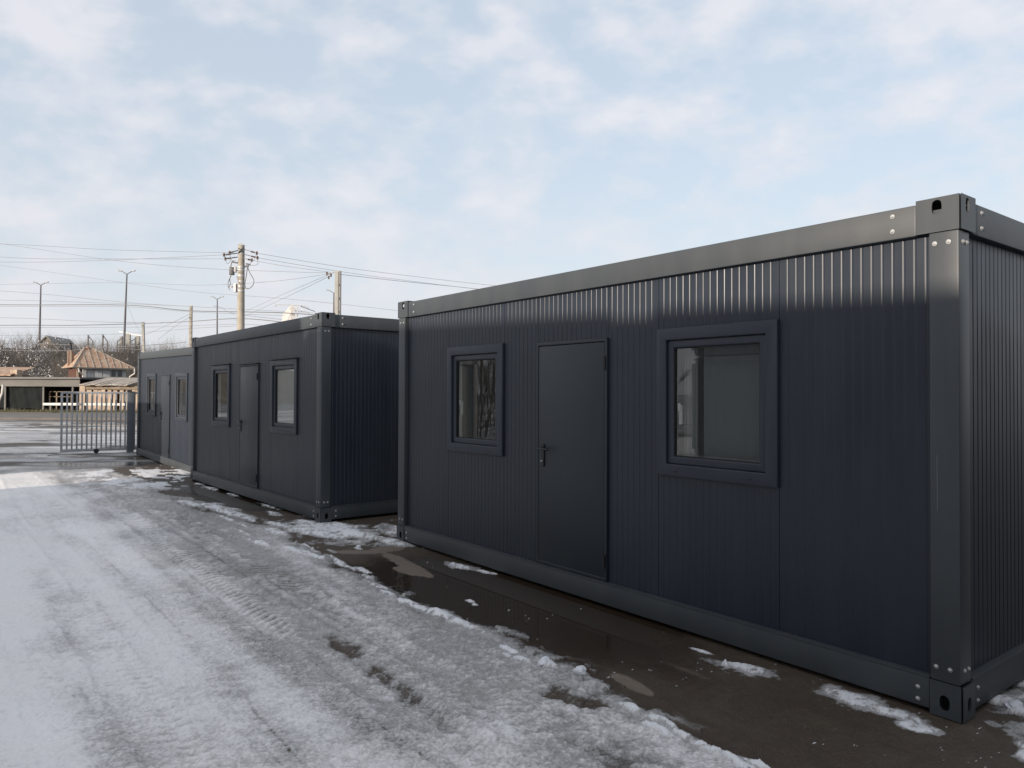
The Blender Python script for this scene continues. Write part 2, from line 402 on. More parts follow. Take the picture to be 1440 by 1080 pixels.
    h.tube([(hs, -.016, 1.235), (hs, .032, 1.235)], .011, 10); h.tube([(hs+.004, .030, 1.235), (hs-.05, .034, 1.237), (hs-.125, .030, 1.232)], [.011, .010, .009], 10)
    hd = h.build('door_handle', M['black'], f, smooth=True)
    cy = MB(); cy.tube([(hs, -.018, 1.125), (hs, -.004, 1.125)], .0085, 10); cy.build('lock_cylinder', M['zinc'], hd)
    if caps: MB().box(d0-.03, d1+.03, .018, -.044, 2.191, 2.197).build('drip_cap', M['door'], f)
    # bolts
    if detail > 1:
        for far in (False, True):
            g = (lambda s: L_-s) if far else (lambda s: s)
            for s, z in ((.345, 2.74), (.345, 2.655), (.12, 2.55), (.050, 2.55), (.12, .262), (.050, .262), (.215, .125), (.215, .06)):
                bolt(root, g(s), 0, z)
        for t, z in ((.30, 2.74), (.30, 2.655), (.05, 2.55), (.10, 2.55), (.05, .262), (.10, .262), (.22, .135), (.22, .065)):
            bolt(root, 0, -t, z, math.pi/2)
    return root

GA = 'dark grey office containers in a row along the icy yard'
cA = container((2.3708, 3.9212, 0), 2.2299, 0, 'nearest dark grey office container, its top edge in sunlight, largest of the row of three', GA)
cB = container((-2.5394, 9.853, .008), 2.2442, 0, 'middle dark grey office container standing in shade, drip caps over its windows and door', GA, shift=-.20, caps=True)
cC = container((-6.567, 15.544, -.067), 2.2339, .01545, 'farthest office container, sunlit beside the sliding gate, with a square shadow on its front', GA, detail=1)

cD = container((2.3708+.6128*7.55, 3.9212-.7902*7.55, 0), 2.2299, 0, 'unseen dark grey container added past the narrow gap to darken the nearest end wall', GA, detail=0)  # unseen neighbour, added to block light from the gap

def curtain_sheet(x0, x1, z0, z1, y, amp, nf):
    n = 40; vs = []
    for z in (z0, z1):
        for i in range(n+1):
            u = i/n; vs.append((x0+(x1-x0)*u, y + amp*math.sin(u*nf*2*math.pi)*(1 if z == z0 else .6), z))
    return MB().add(vs, [(i, i+1, n+2+i, n+1+i) for i in range(n)])
cd_ = mat('curtain_cloth', (.16, .165, .155), .85, noise=.15)
bl_ = mat('roller_blind', (.075, .08, .08), .7, noise=.12, nscale=2)
bl2 = mat('pale_film', (.28, .28, .275), .5, noise=.15, nscale=2)
wA = [q for q in cA.children if q.name.startswith('window')]
wB = [q for q in cB.children if q.name.startswith('window')]
curtain_sheet(1.865, 1.99, 1.20, 2.14, -.20, .012, 3).build('curtain', cd_, wA[0], clean=False, smooth=True)
curtain_sheet(1.15, 1.79, 1.19, 2.14, -.175, .0015, 9).build('roller_blind', bl_, wA[0], clean=False, smooth=True)
MB().box(1.20-.2, 2.0-.2, -.0765, -.0785, 1.24, 2.09).build('protective_film', bl2, wB[0])
MB().box(.111, .1125, .0006, -.002, 1.10, 1.40).build('scratch', mat('scratch_mark', (.22, .22, .22), .6), [q for q in cA.children if q.name.startswith('corner_post')][0])

# unseen opposite row, placed and stacked to cast the shade on ground and fronts
GO = 'unseen grey containers added opposite to cast shade'
sc_ = container((0, 0, 0), 0, 0, 'unseen grey container added opposite to cast shade, stacked two high', GO, detail=0)
for ch_ in sc_.children:
    for q_ in [ch_] + list(ch_.children):
        if q_.type == 'MESH' and q_.data.materials[0] in (M['panel'], M['frame'], M['door']): q_.data.materials[0] = M['pale']  # pale colour chosen for brighter window reflections and fill
def place(o, p_near, p_far, z):
    d = (Vector(p_far) - Vector(p_near)).normalized(); a = math.atan2(d.y, d.x)
    o.location = (p_near[0], p_near[1], z); o.rotation_euler = (0, 0, a)
first = True
SX, SY = -math.cos(SUN_AZ), -math.sin(SUN_AZ)
def back(p, d): return (p[0] - SX*d, p[1] - SY*d)
def row(p, q, zs):
    """a stacked row of shade-casting containers from p towards q (front edge seen from the yard)"""
    global first
    p, q = Vector(p), Vector(q); d = (q-p).normalized(); n = max(1, round((q-p).length/6.1))
    for i in range(n):
        for z in zs:
            o = sc_ if first else copy_tree(sc_)
            first = False
            # fronts look back at the yard: local +y must face the row of three, so run the box from q to p
            a = q - d*(6.1*i)
            u_ = Vector((d.y, -d.x))     # towards the yard
            b_ = a - d*6.055 - u_*D_
            o.location = (b_.x, b_.y, z); o.rotation_euler = (0, 0, math.atan2(d.y, d.x))
            if z == 0 and len(zs) > 1: o['label'] = 'unseen grey container added opposite to cast shade, at the bottom of its stack'
            if len(zs) == 1: o['label'] = 'unseen low grey container added near the gate to shade the farthest front'
pa, pb = Vector(back((2.37, 3.91), 15.4)), Vector(back((-1.32, 8.67), 14.4))
da = (pb-pa).normalized()
row(pa - da*12.2, pb + da*2.25, (0, 2.8))
pd = Vector(back((-6.62, 15.28), 12.6)); pc = pd - Vector((-.62, .784))*6.0
row(pc, pd, (0, 2.8))
pe, pf = Vector(back((-8.6, 18.2), 6.2)), Vector(back((-12.4, 22.9), 6.2))
row(pe, pf, (0,))  # low unseen container, added to shade the lower left of the farthest front

# ------------------------------------------------------------------ ground
A0 = np.array([2.3708, 3.9212]); AX = np.array([math.cos(2.22992), math.sin(2.22992)]); NN = np.array([math.sin(2.22992), -math.cos(2.22992)])
def hsh(ix, iy, seed):
    h = (ix.astype(np.int64)*374761393 + iy.astype(np.int64)*668265263 + seed*2147483647) & 0xFFFFFFFF
    h = ((h ^ (h >> 13))*1274126177) & 0xFFFFFFFF
    h = (h ^ (h >> 16)) & 0xFFFFFF
    return h/float(0xFFFFFF)
def vn(x, y, seed=0):
    ix, iy = np.floor(x), np.floor(y); fx, fy = x-ix, y-iy
    ux, uy = fx*fx*fx*(fx*(fx*6-15)+10), fy*fy*fy*(fy*(fy*6-15)+10)
    a, b, c, d = hsh(ix, iy, seed), hsh(ix+1, iy, seed), hsh(ix, iy+1, seed), hsh(ix+1, iy+1, seed)
    return (a*(1-ux)+b*ux)*(1-uy) + (c*(1-ux)+d*ux)*uy
def fbm(x, y, f, o=5, seed=0, g=.5):
    s = 0; am = 1; t = 0
    for k in range(o):
        c, sn = math.cos(.6*k+seed), math.sin(.6*k+seed)
        s = s + am*vn((x*c-y*sn)*f + 17.3*k, (x*sn+y*c)*f - 9.1*k, seed*13+k); t += am; am *= g; f *= 2.03
    return s/t
def ss(a, b, x):
    t = np.clip((x-a)/(b-a), 0, 1); return t*t*(3-2*t)

FH = FPX*CAM_H
ang = np.concatenate([np.arange(-180, -42, 3.0), np.linspace(-42, 42, 1010), np.arange(45, 180, 3.0)])
ypx = np.concatenate([np.linspace(2600, 680, 50, endpoint=False), np.linspace(680, 20, 620, endpoint=False), np.linspace(20, .9, 40)])
rad = FH/ypx; rad = np.concatenate([[.25, .5], rad])
TH, RR = np.meshgrid(np.radians(ang), rad)
GX = np.sin(TH)*RR; GY = np.cos(TH)*RR          # angle 0 looks along +Y
GYd = np.maximum(np.abs(np.cos(TH)), .3)
GX = GX/GYd*1.0; GY = GY/GYd
S = (GX-A0[0])*AX[0] + (GY-A0[1])*AX[1]
V = -((GX-A0[0])*NN[0] + (GY-A0[1])*NN[1])
near = ss(60, 20, RR)
big = fbm(S, V, .55, 4, 1); mid = fbm(S, V, 2.1, 5, 2); fine = fbm(S, V, 9, 5, 3, .6); vfine = fbm(S, V, 34, 4, 4, .6)
strk = fbm(S*.35, V*2.6, 1.1, 5, 5)               # streaks along the drive
lump = fbm(S, V, 5.5, 4, 6, .55)
# ice sheet edge runs along the containers
edge = 1.16 + .22*(big-.5)*2 + .30*(mid-.5) + .10*(fine-.5)
edge = edge - .30*np.exp(-((S-7.6)/1.3)**2) - .12*np.exp(-((S-13)/2.0)**2)
ice = ss(-.10, .22, V-edge+.18*(fine-.5))
# the gap between the boxes and the far yard
gatefade = ss(18.2, 17.0, S + .9*(big-.5)*2 + .5*(mid-.5))
left_ok = ice
# packed snow whiteness grows away from the wet strip
white = ss(1.3, 3.6, V + 1.3*(big-.5) + .5*(mid-.5) + .8*(strk-.5)) 
pack = (.33 + .66*white) * left_ok
vf2 = fbm(S, V, 75, 3, 44, .6)
strk2 = fbm(S*.16, V*1.6, 3.2, 4, 45)
gry = np.exp(-((V-1.75)/.55)**2)
pack += (.45*(strk-.5) + .50*(strk2-.5) + (.15+.2*gry)*(fine-.5) + (.12+.15*gry)*(mid-.5) + (.3+.35*gry)*(vfine-.5) + .45*(vf2-.5)*ss(9, 5, RR))*left_ok*np.where(RR < 60, 1, 0)
# bare darker spots and wheel ruts
def ell(s, v, rs, rv, rot=0, wob=.35, seed=0):
    c, sn = math.cos(rot), math.sin(rot)
    a = (S-s)*c + (V-v)*sn; b = -(S-s)*sn + (V-v)*c
    d = np.sqrt((a/rs)**2 + (b/rv)**2)
    return d + wob*(fine-.5)*2 + wob*.8*(mid-.5)*2
def blob(*a, soft=.3, **k): return ss(1+soft, 1-soft, ell(*a, **k))
dark = np.maximum.reduce([blob(3.0, 2.06, .24, .07, soft=.6, wob=1.0)*.9, blob(2.35, 2.13, .34, .055, soft=.6, wob=1.1)*.9, blob(1.75, 2.14, .2, .05, soft=.6, wob=1.3)*.5,
    blob(6.3, 1.95, 1.1, .14, soft=.7, wob=1.2)*.38, blob(5.0, 1.75, .9, .12, soft=.7, wob=1.4)*.45, blob(8.4, 1.62, .9, .13, soft=.7, wob=1.3)*.45, blob(1.15, 1.62, .35, .05, soft=.7, wob=1.6)*.4,
    blob(1.45, 1.42, .22, .11, wob=.8)*.95, blob(.9, 1.75, .16, .05, soft=.7, wob=1.3)*.6, blob(4.1, 3.55, .35, .2, soft=.6, wob=.8)*.28, blob(5.6, 3.4, .5, .16, soft=.6, wob=.8)*.26,
    blob(10.6, 2.9, .9, .2, soft=.7, wob=1.1)*.2, blob(14.6, 2.2, 1.2, .3, soft=.7, wob=1.1)*.3])
flake = ss(.49, .58, .45*fine + .55*fbm(S*1.5, V*.7, 24, 4, 78, .6)) ; flake2 = ss(.50, .60, .35*fbm(S*.7, V*1.3, 16, 4, 77, .6) + .65*vf2)
pack += (.09*(flake-.45) + .09*(flake2-.45)*ss(9, 5, RR))*left_ok*ss(30, 12, RR)
pack = np.maximum(pack, .27*left_ok + .10*(vfine-.5)*left_ok)*(1-.8*dark)
# pale band of softer snow by the tracks, and the tracks themselves
pack += .16*left_ok*np.exp(-((V-2.72-.12*(big-.5))/.16)**2)
lines = np.zeros_like(V)
for v0, wd, a in ((2.93, .010, .5), (3.03, .007, .35), (2.40, .008, .4), (2.33, .006, .3), (1.93, .010, .2), (3.55, .010, .22), (3.62, .008, .2), (4.3, .012, .35), (4.42, .010, .3), (3.86, .009, .3), (5.1, .012, .3), (2.05, .007, .25)):
    c = v0 + .05*np.sin(S*.45+v0*3) + .02*(mid-.5)
    lines += a*np.exp(-((V-c)/wd)**2)*ss(.38, .6, fbm(S, V*0, .9, 2, int(v0*10)))
lines = lines*near*ss(.2, 1.2, S)
tread = np.exp(-((V-2.22-.04*np.sin(S*.5))/.115)**4)*ss(3.0, 4.2, S)*ss(11, 8.5, S)
tread2 = np.exp(-((V-3.25-.04*np.sin(S*.5))/.10)**4)*ss(1.0, 2.2, S)*ss(9, 6.5, S)*.6
ridg = (.5+.5*np.sin((S + .9*np.abs(V-2.2) + .03*(mid-.5))*2*math.pi/.105))
ridg2 = (.5+.5*np.sin((S - .7*np.abs(V-3.25) + .03*(mid-.5))*2*math.pi/.09))
tread3 = np.exp(-((V-4.15-.05*np.sin(S*.4+1))/.13)**4)*ss(.2, 1.0, S)*ss(13, 10, S)*.6
tread4 = np.exp(-((V-1.80-.03*np.sin(S*.6+2))/.09)**4)*ss(4.0, 5.0, S)*ss(9, 7, S)*.5
ridg3 = (.5+.5*np.sin((S + .8*np.abs(V-4.15) + .03*(mid-.5))*2*math.pi/.11))
trd = (tread*(ridg-.4)*(.5+mid) + tread2*(ridg2-.4)*(.4+mid*.8) + tread3*(ridg3-.4)*(.4+mid) + tread4*(ridg-.4))*left_ok
pack += -.15*left_ok*(np.exp(-((V-3.45-.08*np.sin(S*.3))/.13)**2) + .8*np.exp(-((V-4.75-.08*np.sin(S*.3+1))/.16)**2) + np.exp(-((V-2.5-.05*np.sin(S*.4))/.10)**2))*ss(.28, .55, fbm(S*.35, V, .8, 3, 61))
pack += .50*trd - .42*lines*left_ok
# loose bright snow: heaps along the edge and lumps on the wet strip
heaps = [ # s, v, rs, rv, rot, height
 (3.66, 1.22, .26, .055, .05, .035), (3.30, 1.17, .26, .075, .1, .045), (3.0, 1.17, .26, .07, 0, .04), (2.78, 1.16, .13, .04, 0, .02),
 (1.93, 1.22, .10, .055, .3, .05), (2.08, 1.29, .15, .04, .1, .03), (1.73, 1.115, .045, .035, 0, .045), (2.3, 1.24, .12, .03, 0, .02),
 (1.12, 1.28, .13, .055, -.1, .06), (.93, 1.26, .16, .04, .05, .05), (.90, 1.36, .16, .03, .0, .035), (.72, 1.30, .18, .035, -.05, .045), (.50, 1.32, .17, .05, .0, .05), (.36, 1.25, .12, .035, 0, .04), (.15, 1.36, .2, .05, .1, .05),
 (4.5, .11, .19, .06, .1, .035), (4.25, .07, .13, .035, .1, .025), (4.62, .14, .035, .025, 0, .03), (3.45, .75, .05, .02, 0, .02), (3.35, .78, .03, .018, 0, .02), (4.1, .03, .07, .02, 0, .015),
 (1.15, .21, .17, .085, .35, .035), (1.27, .28, .03, .02, 0, .045), (1.53, .19, .09, .02, .1, .012), (.50, .13, .17, .08, -.1, .02), (.30, .16, .17, .07, .1, .028), (.13, .22, .11, .05, .3, .022),
 (4.95, .98, .15, .05, 0, .02), (5.25, 1.04, .22, .055, .1, .02), (5.55, 1.0, .28, .05, -.1, .03), (5.9, 1.12, .35, .06, .1, .03), (4.7, 1.07, .13, .04, 0, .02), (4.35, 1.15, .2, .045, .1, .02), (4.05, 1.2, .16, .04, 0, .02),
 (6.25, 1.2, .4, .09, .1, .035), (6.75, 1.35, .5, .09, .05, .035), (6.0, .85, .12, .03, 0, .02), (5.95, .55, .06, .03, 0, .03), (6.3, 1.0, .3, .05, 0, .02),
 (6.15, .08, .35, .12, .15, .05), (6.7, .22, .55, .16, .05, .06), (6.55, -.35, .45, .22, .0, .07), (7.1, .55, .45, .13, .1, .05), (6.9, -.9, .35, .25, 0, .05), (7.4, .1, .35, .12, .1, .04), (7.35, .95, .4, .10, 0, .04), (7.2, .35, .8, .35, 0, .02),
 (7.9, .35, .3, .07, .1, .03), (8.3, .15, .18, .05, 0, .03), (8.0, .75, .35, .07, 0, .03), (8.9, .45, .2, .05, 0, .02), (8.6, .9, .4, .06, 0, .02),
 (10.0, .95, .75, .14, .12, .04), (10.6, 1.15, .5, .13, .1, .04), (9.3, .92, .6, .09, .05, .035), (8.4, 1.15, .7, .05, .02, .03), (7.7, 1.3, .4, .04, .02, .02), (9.6, .25, .3, .05, 0, .02), (11.2, .3, .25, .05, 0, .02), (12.3, .35, .3, .06, 0, .02),
 (-.03, -.5, .10, .07, 0, .05), (-.12, -.42, .05, .05, 0, .05), (-.25, -.75, .25, .3, 0, .06), (-.45, -.35, .25, .10, .5, .04), (-.42, -.05, .14, .09, .2, .05), (-.7, -.5, .3, .3, 0, .08), (-.35, .12, .05, .05, 0, .04), (-.95, .0, .3, .2, 0, .05)]
hp = np.zeros_like(V); hh = np.zeros_like(V); halo = np.zeros_like(V)
for k, (s, v, rs, rv, rt, h) in enumerate(heaps):
    if 3.8 < s < 9 and v > .8: rv *= .62; rs *= .8
    if s < 1.3 and v > 1.1: rv *= .8
    d = ell(s, v, rs, rv, rt, wob=.62) + 1.5*(lump-.5) + .8*(vfine-.5)
    halo = np.maximum(halo, ss(1.75, 1.0, d)); hp = np.maximum(hp, ss(1.12, .88, d)); hh = np.maximum(hh, h*.8*np.clip(1.15-d, 0, 1)**.8*(.3+1.2*fine))
# broken snow crust in front of the farther boxes
crust = ss(.50, .56, fbm(S*.55, V, 3.6, 5, 9, .55))*ss(12.0, 13.4, S+.5*(mid-.5))*ss(17.4, 16.6, S)*ss(-.1, .12, V+.15)*ss(2.6, 1.6, V+.7*(mid-.5))
crust2 = ss(.57, .62, fbm(S*.6, V, 6.5, 5, 10, .6))*np.exp(-((V-edge-.02)/.15)**2)*ss(18, 16, S)
hp = hp*ss(.36, .50, .4*vfine+.6*fine); hp = np.maximum(hp, np.maximum(crust, crust2*.25)); hh = np.maximum(hh, np.maximum(crust*.022, crust2*.02)*(.5+fine))
# far yard beyond the gate: wet asphalt, long snow remains
fars = ss(.44, .60, fbm(GX*.45, GY*1.2, 1.0, 5, 12)) * ss(17.5, 20, S)
farw = .6*ss(.58, .66, fbm(GX*.35, GY*1.1, .8, 5, 14))*ss(17.5, 21, S)*ss(52, 40, GY)
yardpatch = np.exp(-(((GX+12.3)/2.6)**2 + ((GY-27.5)/2.0)**2))*ss(.35, .55, fbm(GX, GY, 1.2, 4, 15))
pack_all = pack*gatefade + (1-gatefade)*np.clip(.06 + .30*fars + .45*farw + .8*yardpatch, 0, 1)*ss(44.5, 43, GY)
pack_all = pack_all*(1 - .9*ss(62, 66, GY))
snow = np.clip(np.maximum(np.maximum(pack_all, halo*(.12+.35*vfine)), hp*(.62+.5*vfine)), 0, 1)
# specks of snow on the wet strip
speck = ss(.955, .985, vn(S*62, V*62, 21))*ss(.45, .7, fbm(S, V, 3, 3, 22))*(V > -.5)*(V < 1.3)*near
snow = np.clip(np.maximum(snow, speck*.7), 0, 1)
# wetness (mirror-like film) on the bare strip
strip = (1-ss(.0, .3, V-edge))*near
wet = strip*ss(.36, .62, .5*fbm(S*.6, V*1.2, .9, 4, 30) + .5*np.exp(-((S-3.6)/1.9)**2 - ((V-.55)/.6)**2) + .5*np.exp(-((S-10.6)/1.6)**2 - ((V-.45)/.5)**2)+.1)
wet = np.maximum(wet, (1-gatefade)*ss(.42, .6, fbm(GX*.4, GY*1.2, .8, 4, 31))*.8)
wet = np.maximum(wet, ice*(1-hp)*ss(.52, .66, fbm(S*.5, V, 1.0, 4, 33))*.45)
# dried pale patches
dry = np.maximum.reduce([blob(5.75, .60, .32, .10, .9, wob=.22, soft=.05), blob(5.72, .33, .16, .22, 0, wob=.2, soft=.05), blob(5.0, .50, .75, .085, -.12, wob=.25, soft=.05), blob(4.66, .62, .26, .10, .15, wob=.22, soft=.05),
                         blob(1.42, .985, .19, .055, -.18, wob=.16, soft=.05), blob(1.35, .55, .16, .03, .0, wob=.5, soft=.5)*.35])
dry = dry*(1-hp)
wet = wet*(1-dry)
# heights
ZG = .020*left_ok*gatefade*(.7+.6*big) + left_ok*gatefade*(.022*(mid-.5) + .016*(fine-.5)*(1+.4*white) + .008*(vfine-.5) + .005*(vf2-.5) + (.0012*flake + .0012*flake2)*near) + .016*trd*left_ok - .010*lines*left_ok - .022*dark*left_ok
ZG += hh + hp*.016*(lump-.5)*2 + hp*(.026*(fine-.5) + .022*(vfine-.5) + .010*(vf2-.5))
ZG += (1-left_ok)*.0012*(fine-.5)*(1-wet)*near
for v0, wd, dp in ((2.50, .11, .012), (2.22, .13, .010), (3.45, .12, .014), (3.25, .11, .008), (4.15, .14, .010), (4.75, .15, .012), (1.80, .10, .008)):
    x_ = (V - v0 - .05*np.sin(S*.4+v0))/wd
    ZG += left_ok*dp*(-np.exp(-x_**4) + .8*np.exp(-((np.abs(x_)-1.25)/.25)**2)*(.3+1.4*mid))*ss(.30, .55, fbm(S*.35, V*0, .9, 2, int(v0*7)))
ZG = ZG*near*ss(.2, .6, RR)*(.35+.65*ss(16, 10, S))
ZG += -.006 + .0
# soft rise of the far yard's roughness
ZG += (1-gatefade)*.03*(fbm(GX*.4, GY, .9, 4, 40)-.5)*ss(60, 30, RR)
under = (S > .02) & (S < L_) & (V < -.02) & (V > -2.4)
ZG = np.where(under, np.minimum(ZG, .0), ZG)
nr, nc = GX.shape
verts = np.stack([GX, GY, ZG], -1).reshape(-1, 3)
idx = np.arange(nr*nc).reshape(nr, nc)
nxt = np.roll(idx, -1, axis=1)
quads = np.stack([idx[:-1], idx[1:], nxt[1:], nxt[:-1]], -1).reshape(-1, 4)
me = bpy.data.meshes.new('ground')
cen = len(verts); verts = np.vstack([verts, [[0, 0, -.006]]])
tris = np.stack([np.full(nc, cen), idx[0], nxt[0]], -1)
loops = np.concatenate([quads.ravel(), tris.ravel()]).astype(np.int32)
me.vertices.add(len(verts)); me.vertices.foreach_set('co', verts.ravel().astype(np.float32))
me.loops.add(len(loops)); me.loops.foreach_set('vertex_index', loops)
npoly = len(quads)+len(tris)
ls = np.concatenate([np.arange(len(quads))*4, len(quads)*4 + np.arange(len(tris))*3]).astype(np.int32)
me.polygons.add(npoly); me.polygons.foreach_set('loop_start', ls)
me.update(calc_edges=True); me.validate()
me.polygons.foreach_set('use_smooth', [True]*len(me.polygons))
def attr(name, a):
    at_ = me.attributes.new(name, 'FLOAT', 'POINT'); at_.data.foreach_set('value', np.append(a.ravel(), 0).astype(np.float32))
attr('snow_cover', snow); attr('wetness', wet); attr('dryness', dry); attr('loose', hp)
go = bpy.data.objects.new('ground', me); C.objects.link(go); tag(go, kind='structure')
m = bpy.data.materials.new('icy_yard'); m.use_nodes = True; me.materials.append(m)
T = m.node_tree; LN = T.links; P = T.nodes['Principled BSDF']
def tn(t, **kw):
    n = T.nodes.new(t)
    for k, v in kw.items(): setattr(n, k, v)
    return n
def ta(name):
    n = tn('ShaderNodeAttribute'); n.attribute_name = name; return n.outputs['Fac']
def tm(op, a, b=None, c=None, clamp=False):
    n = tn('ShaderNodeMath', operation=op); n.use_clamp = clamp
    for i, x in enumerate((a, b, c)):
        if x is None: continue
        if isinstance(x, (int, float)): n.inputs[i].default_value = x
        else: LN.new(x, n.inputs[i])
    return n.outputs[0]
def tmix(f, a, b):
    n = tn('ShaderNodeMix', data_type='RGBA')
    for i, x in ((0, f), (6, a), (7, b)):
        if isinstance(x, tuple): n.inputs[i].default_value = (*x, 1)
        elif isinstance(x, (int, float)): n.inputs[i].default_value = x
        else: LN.new(x, n.inputs[i])
    return n.outputs[2]
tcn = tn('ShaderNodeTexCoord').outputs['Object']
def tnoise(scale, detail=5, rough=.55):
    n = tn('ShaderNodeTexNoise'); n.inputs['Scale'].default_value = scale; n.inputs['Detail'].default_value = detail; n.inputs['Roughness'].default_value = rough
    LN.new(tcn, n.inputs['Vector']); return n.outputs[0]
n1, n2, n3, n4 = tnoise(1.1, 6), tnoise(14, 8, .65), tnoise(90, 4, .6), tnoise(240, 2)
asph = tmix(tm('MULTIPLY', n2, 1.0), (.024, .016, .010), (.080, .055, .036))
n5 = tnoise(3.2, 7, .62)
asph = tmix(tm('MULTIPLY', tm('SUBTRACT', n5, .42, clamp=True), 2.6, clamp=True), asph, tmix(n2, (.040, .033, .020), (.105, .080, .055)))
asph = tmix(tm('SUBTRACT', tm('MULTIPLY', n4, 3.2), 1.75, clamp=True), asph, (.19, .155, .125))
asph = tmix(tm('MULTIPLY', ta('wetness'), .7), asph, (.022, .014, .009))
asph = tmix(tm('MULTIPLY', ta('dryness'), .9), asph, tmix(n2, (.15, .118, .09), (.24, .195, .155)))
cover = tm('ADD', ta('snow_cover'), tm('MULTIPLY', tm('SUBTRACT', n2, .5), .50))
cover = tm('ADD', cover, tm('MULTIPLY', tm('SUBTRACT', n3, .5), .6))
cv = tn('ShaderNodeMapRange'); cv.interpolation_type = 'SMOOTHSTEP'; cv.inputs[1].default_value = -.25; cv.inputs[2].default_value = 1.05; LN.new(cover, cv.inputs[0])
icec = tmix(cv.outputs[0], (.10, .098, .095), tmix(n1, (.80, .795, .81), (.80, .77, .73)))
msk = tn('ShaderNodeMapRange'); msk.interpolation_type = 'SMOOTHSTEP'; msk.inputs[1].default_value = .07; msk.inputs[2].default_value = .22; LN.new(tm('ADD', ta('snow_cover'), tm('MULTIPLY', tm('SUBTRACT', n3, .5), .12)), msk.inputs[0])
colr = tmix(msk.outputs[0], asph, icec)
colr = tmix(tm('MULTIPLY', tm('MULTIPLY', ta('loose'), .8), ta('snow_cover')), colr, (.76, .78, .81))
LN.new(colr, P.inputs['Base Color'])
rg = tm('SUBTRACT', tm('ADD', .50, tm('MULTIPLY', n2, .25)), tm('MULTIPLY', ta('wetness'), .58))
rg = tm('MAXIMUM', rg, .035); 
LN.new(tmix(ta('loose'), rg, (.65, .65, .65)), P.inputs['Roughness'])
P.inputs['Specular IOR Level'].default_value = .5
bpn = tn('ShaderNodeBump'); bpn.inputs['Distance'].default_value = .012
LN.new(tm('ADD', tm('MULTIPLY', n2, .8), tm('MULTIPLY', n3, .5)), bpn.inputs['Height'])
LN.new(tm('MULTIPLY', tm('SUBTRACT', 1.0, ta('wetness'), clamp=True), .9), bpn.inputs['Strength'])
LN.new(bpn.outputs[0], P.inputs['Normal'])

# road edge, pavement and verge across the street
kb = MB()
p0, p1 = at(-400, 590, 46.5), at(900, 590, 46.5)
kb.box(p0.x, p1.x, 46.5, 58.5, -.05, .12)
tag(kb.build('pavement', mat('street_pavement', (.15, .138, .127), .8, noise=.35, nscale=.8), bevel=.02), kind='structure')
kb2 = MB().box(p0.x, p1.x, 58.52, 66, -.05, .16)
tag(kb2.build('verge', M['grass']), kind='structure')
gb = MB()
for i in range(5200):
    x = rng.uniform(-50, -18); y = rng.uniform(58.6, 61.8); h = rng.uniform(.08, .32)*(.6+.6*math.sin(x*1.7)**2); a = rng.uniform(0, 6.28); ww = .02
    dx, dy = math.cos(a)*ww, math.sin(a)*ww; lx, ly = rng.uniform(-.15, .15), rng.uniform(-.15, .15)
    gb.add([(x-dx, y-dy, .15), (x+dx, y+dy, .15), (x+lx, y+ly, .15+h)], [(0, 1, 2)])
tag(gb.build('grass', M['grass'], clean=False), 'short olive winter grass on the verge across the street', 'grass', kind='stuff')

# ------------------------------------------------------------------ hillside
hx = np.linspace(-190, 120, 220); hy = np.concatenate([np.linspace(76, 112, 70), np.linspace(116, 600, 30)])
HX, HY = np.meshgrid(hx, hy)
def hill_h(X, Y):
    X = np.asarray(X, float); Y = np.asarray(Y, float)
    b = ss(77, 101, Y)*(6.3 + .6*np.sin(X*.07) + .6*ss(-40, -62, X))
    return b + (fbm(X, Y, .25, 4, 50)-.5)*1.2*ss(76, 84, Y) - .4*(Y < 76.5)
HZ = hill_h(HX, HY)
nr2, nc2 = HX.shape
ii = np.arange(nr2*nc2).reshape(nr2, nc2)
me2 = bpy.data.meshes.new('hill'); me2.from_pydata(np.stack([HX, HY, HZ], -1).reshape(-1, 3).tolist(), [], np.stack([ii[:-1,:-1], ii[:-1,1:], ii[1:,1:], ii[1:,:-1]], -1).reshape(-1, 4).tolist())
me2.materials.append(M['hill']); me2.polygons.foreach_set('use_smooth', [True]*len(me2.polygons))
ho = bpy.data.objects.new('hill', me2); C.objects.link(ho); tag(ho, kind='structure')

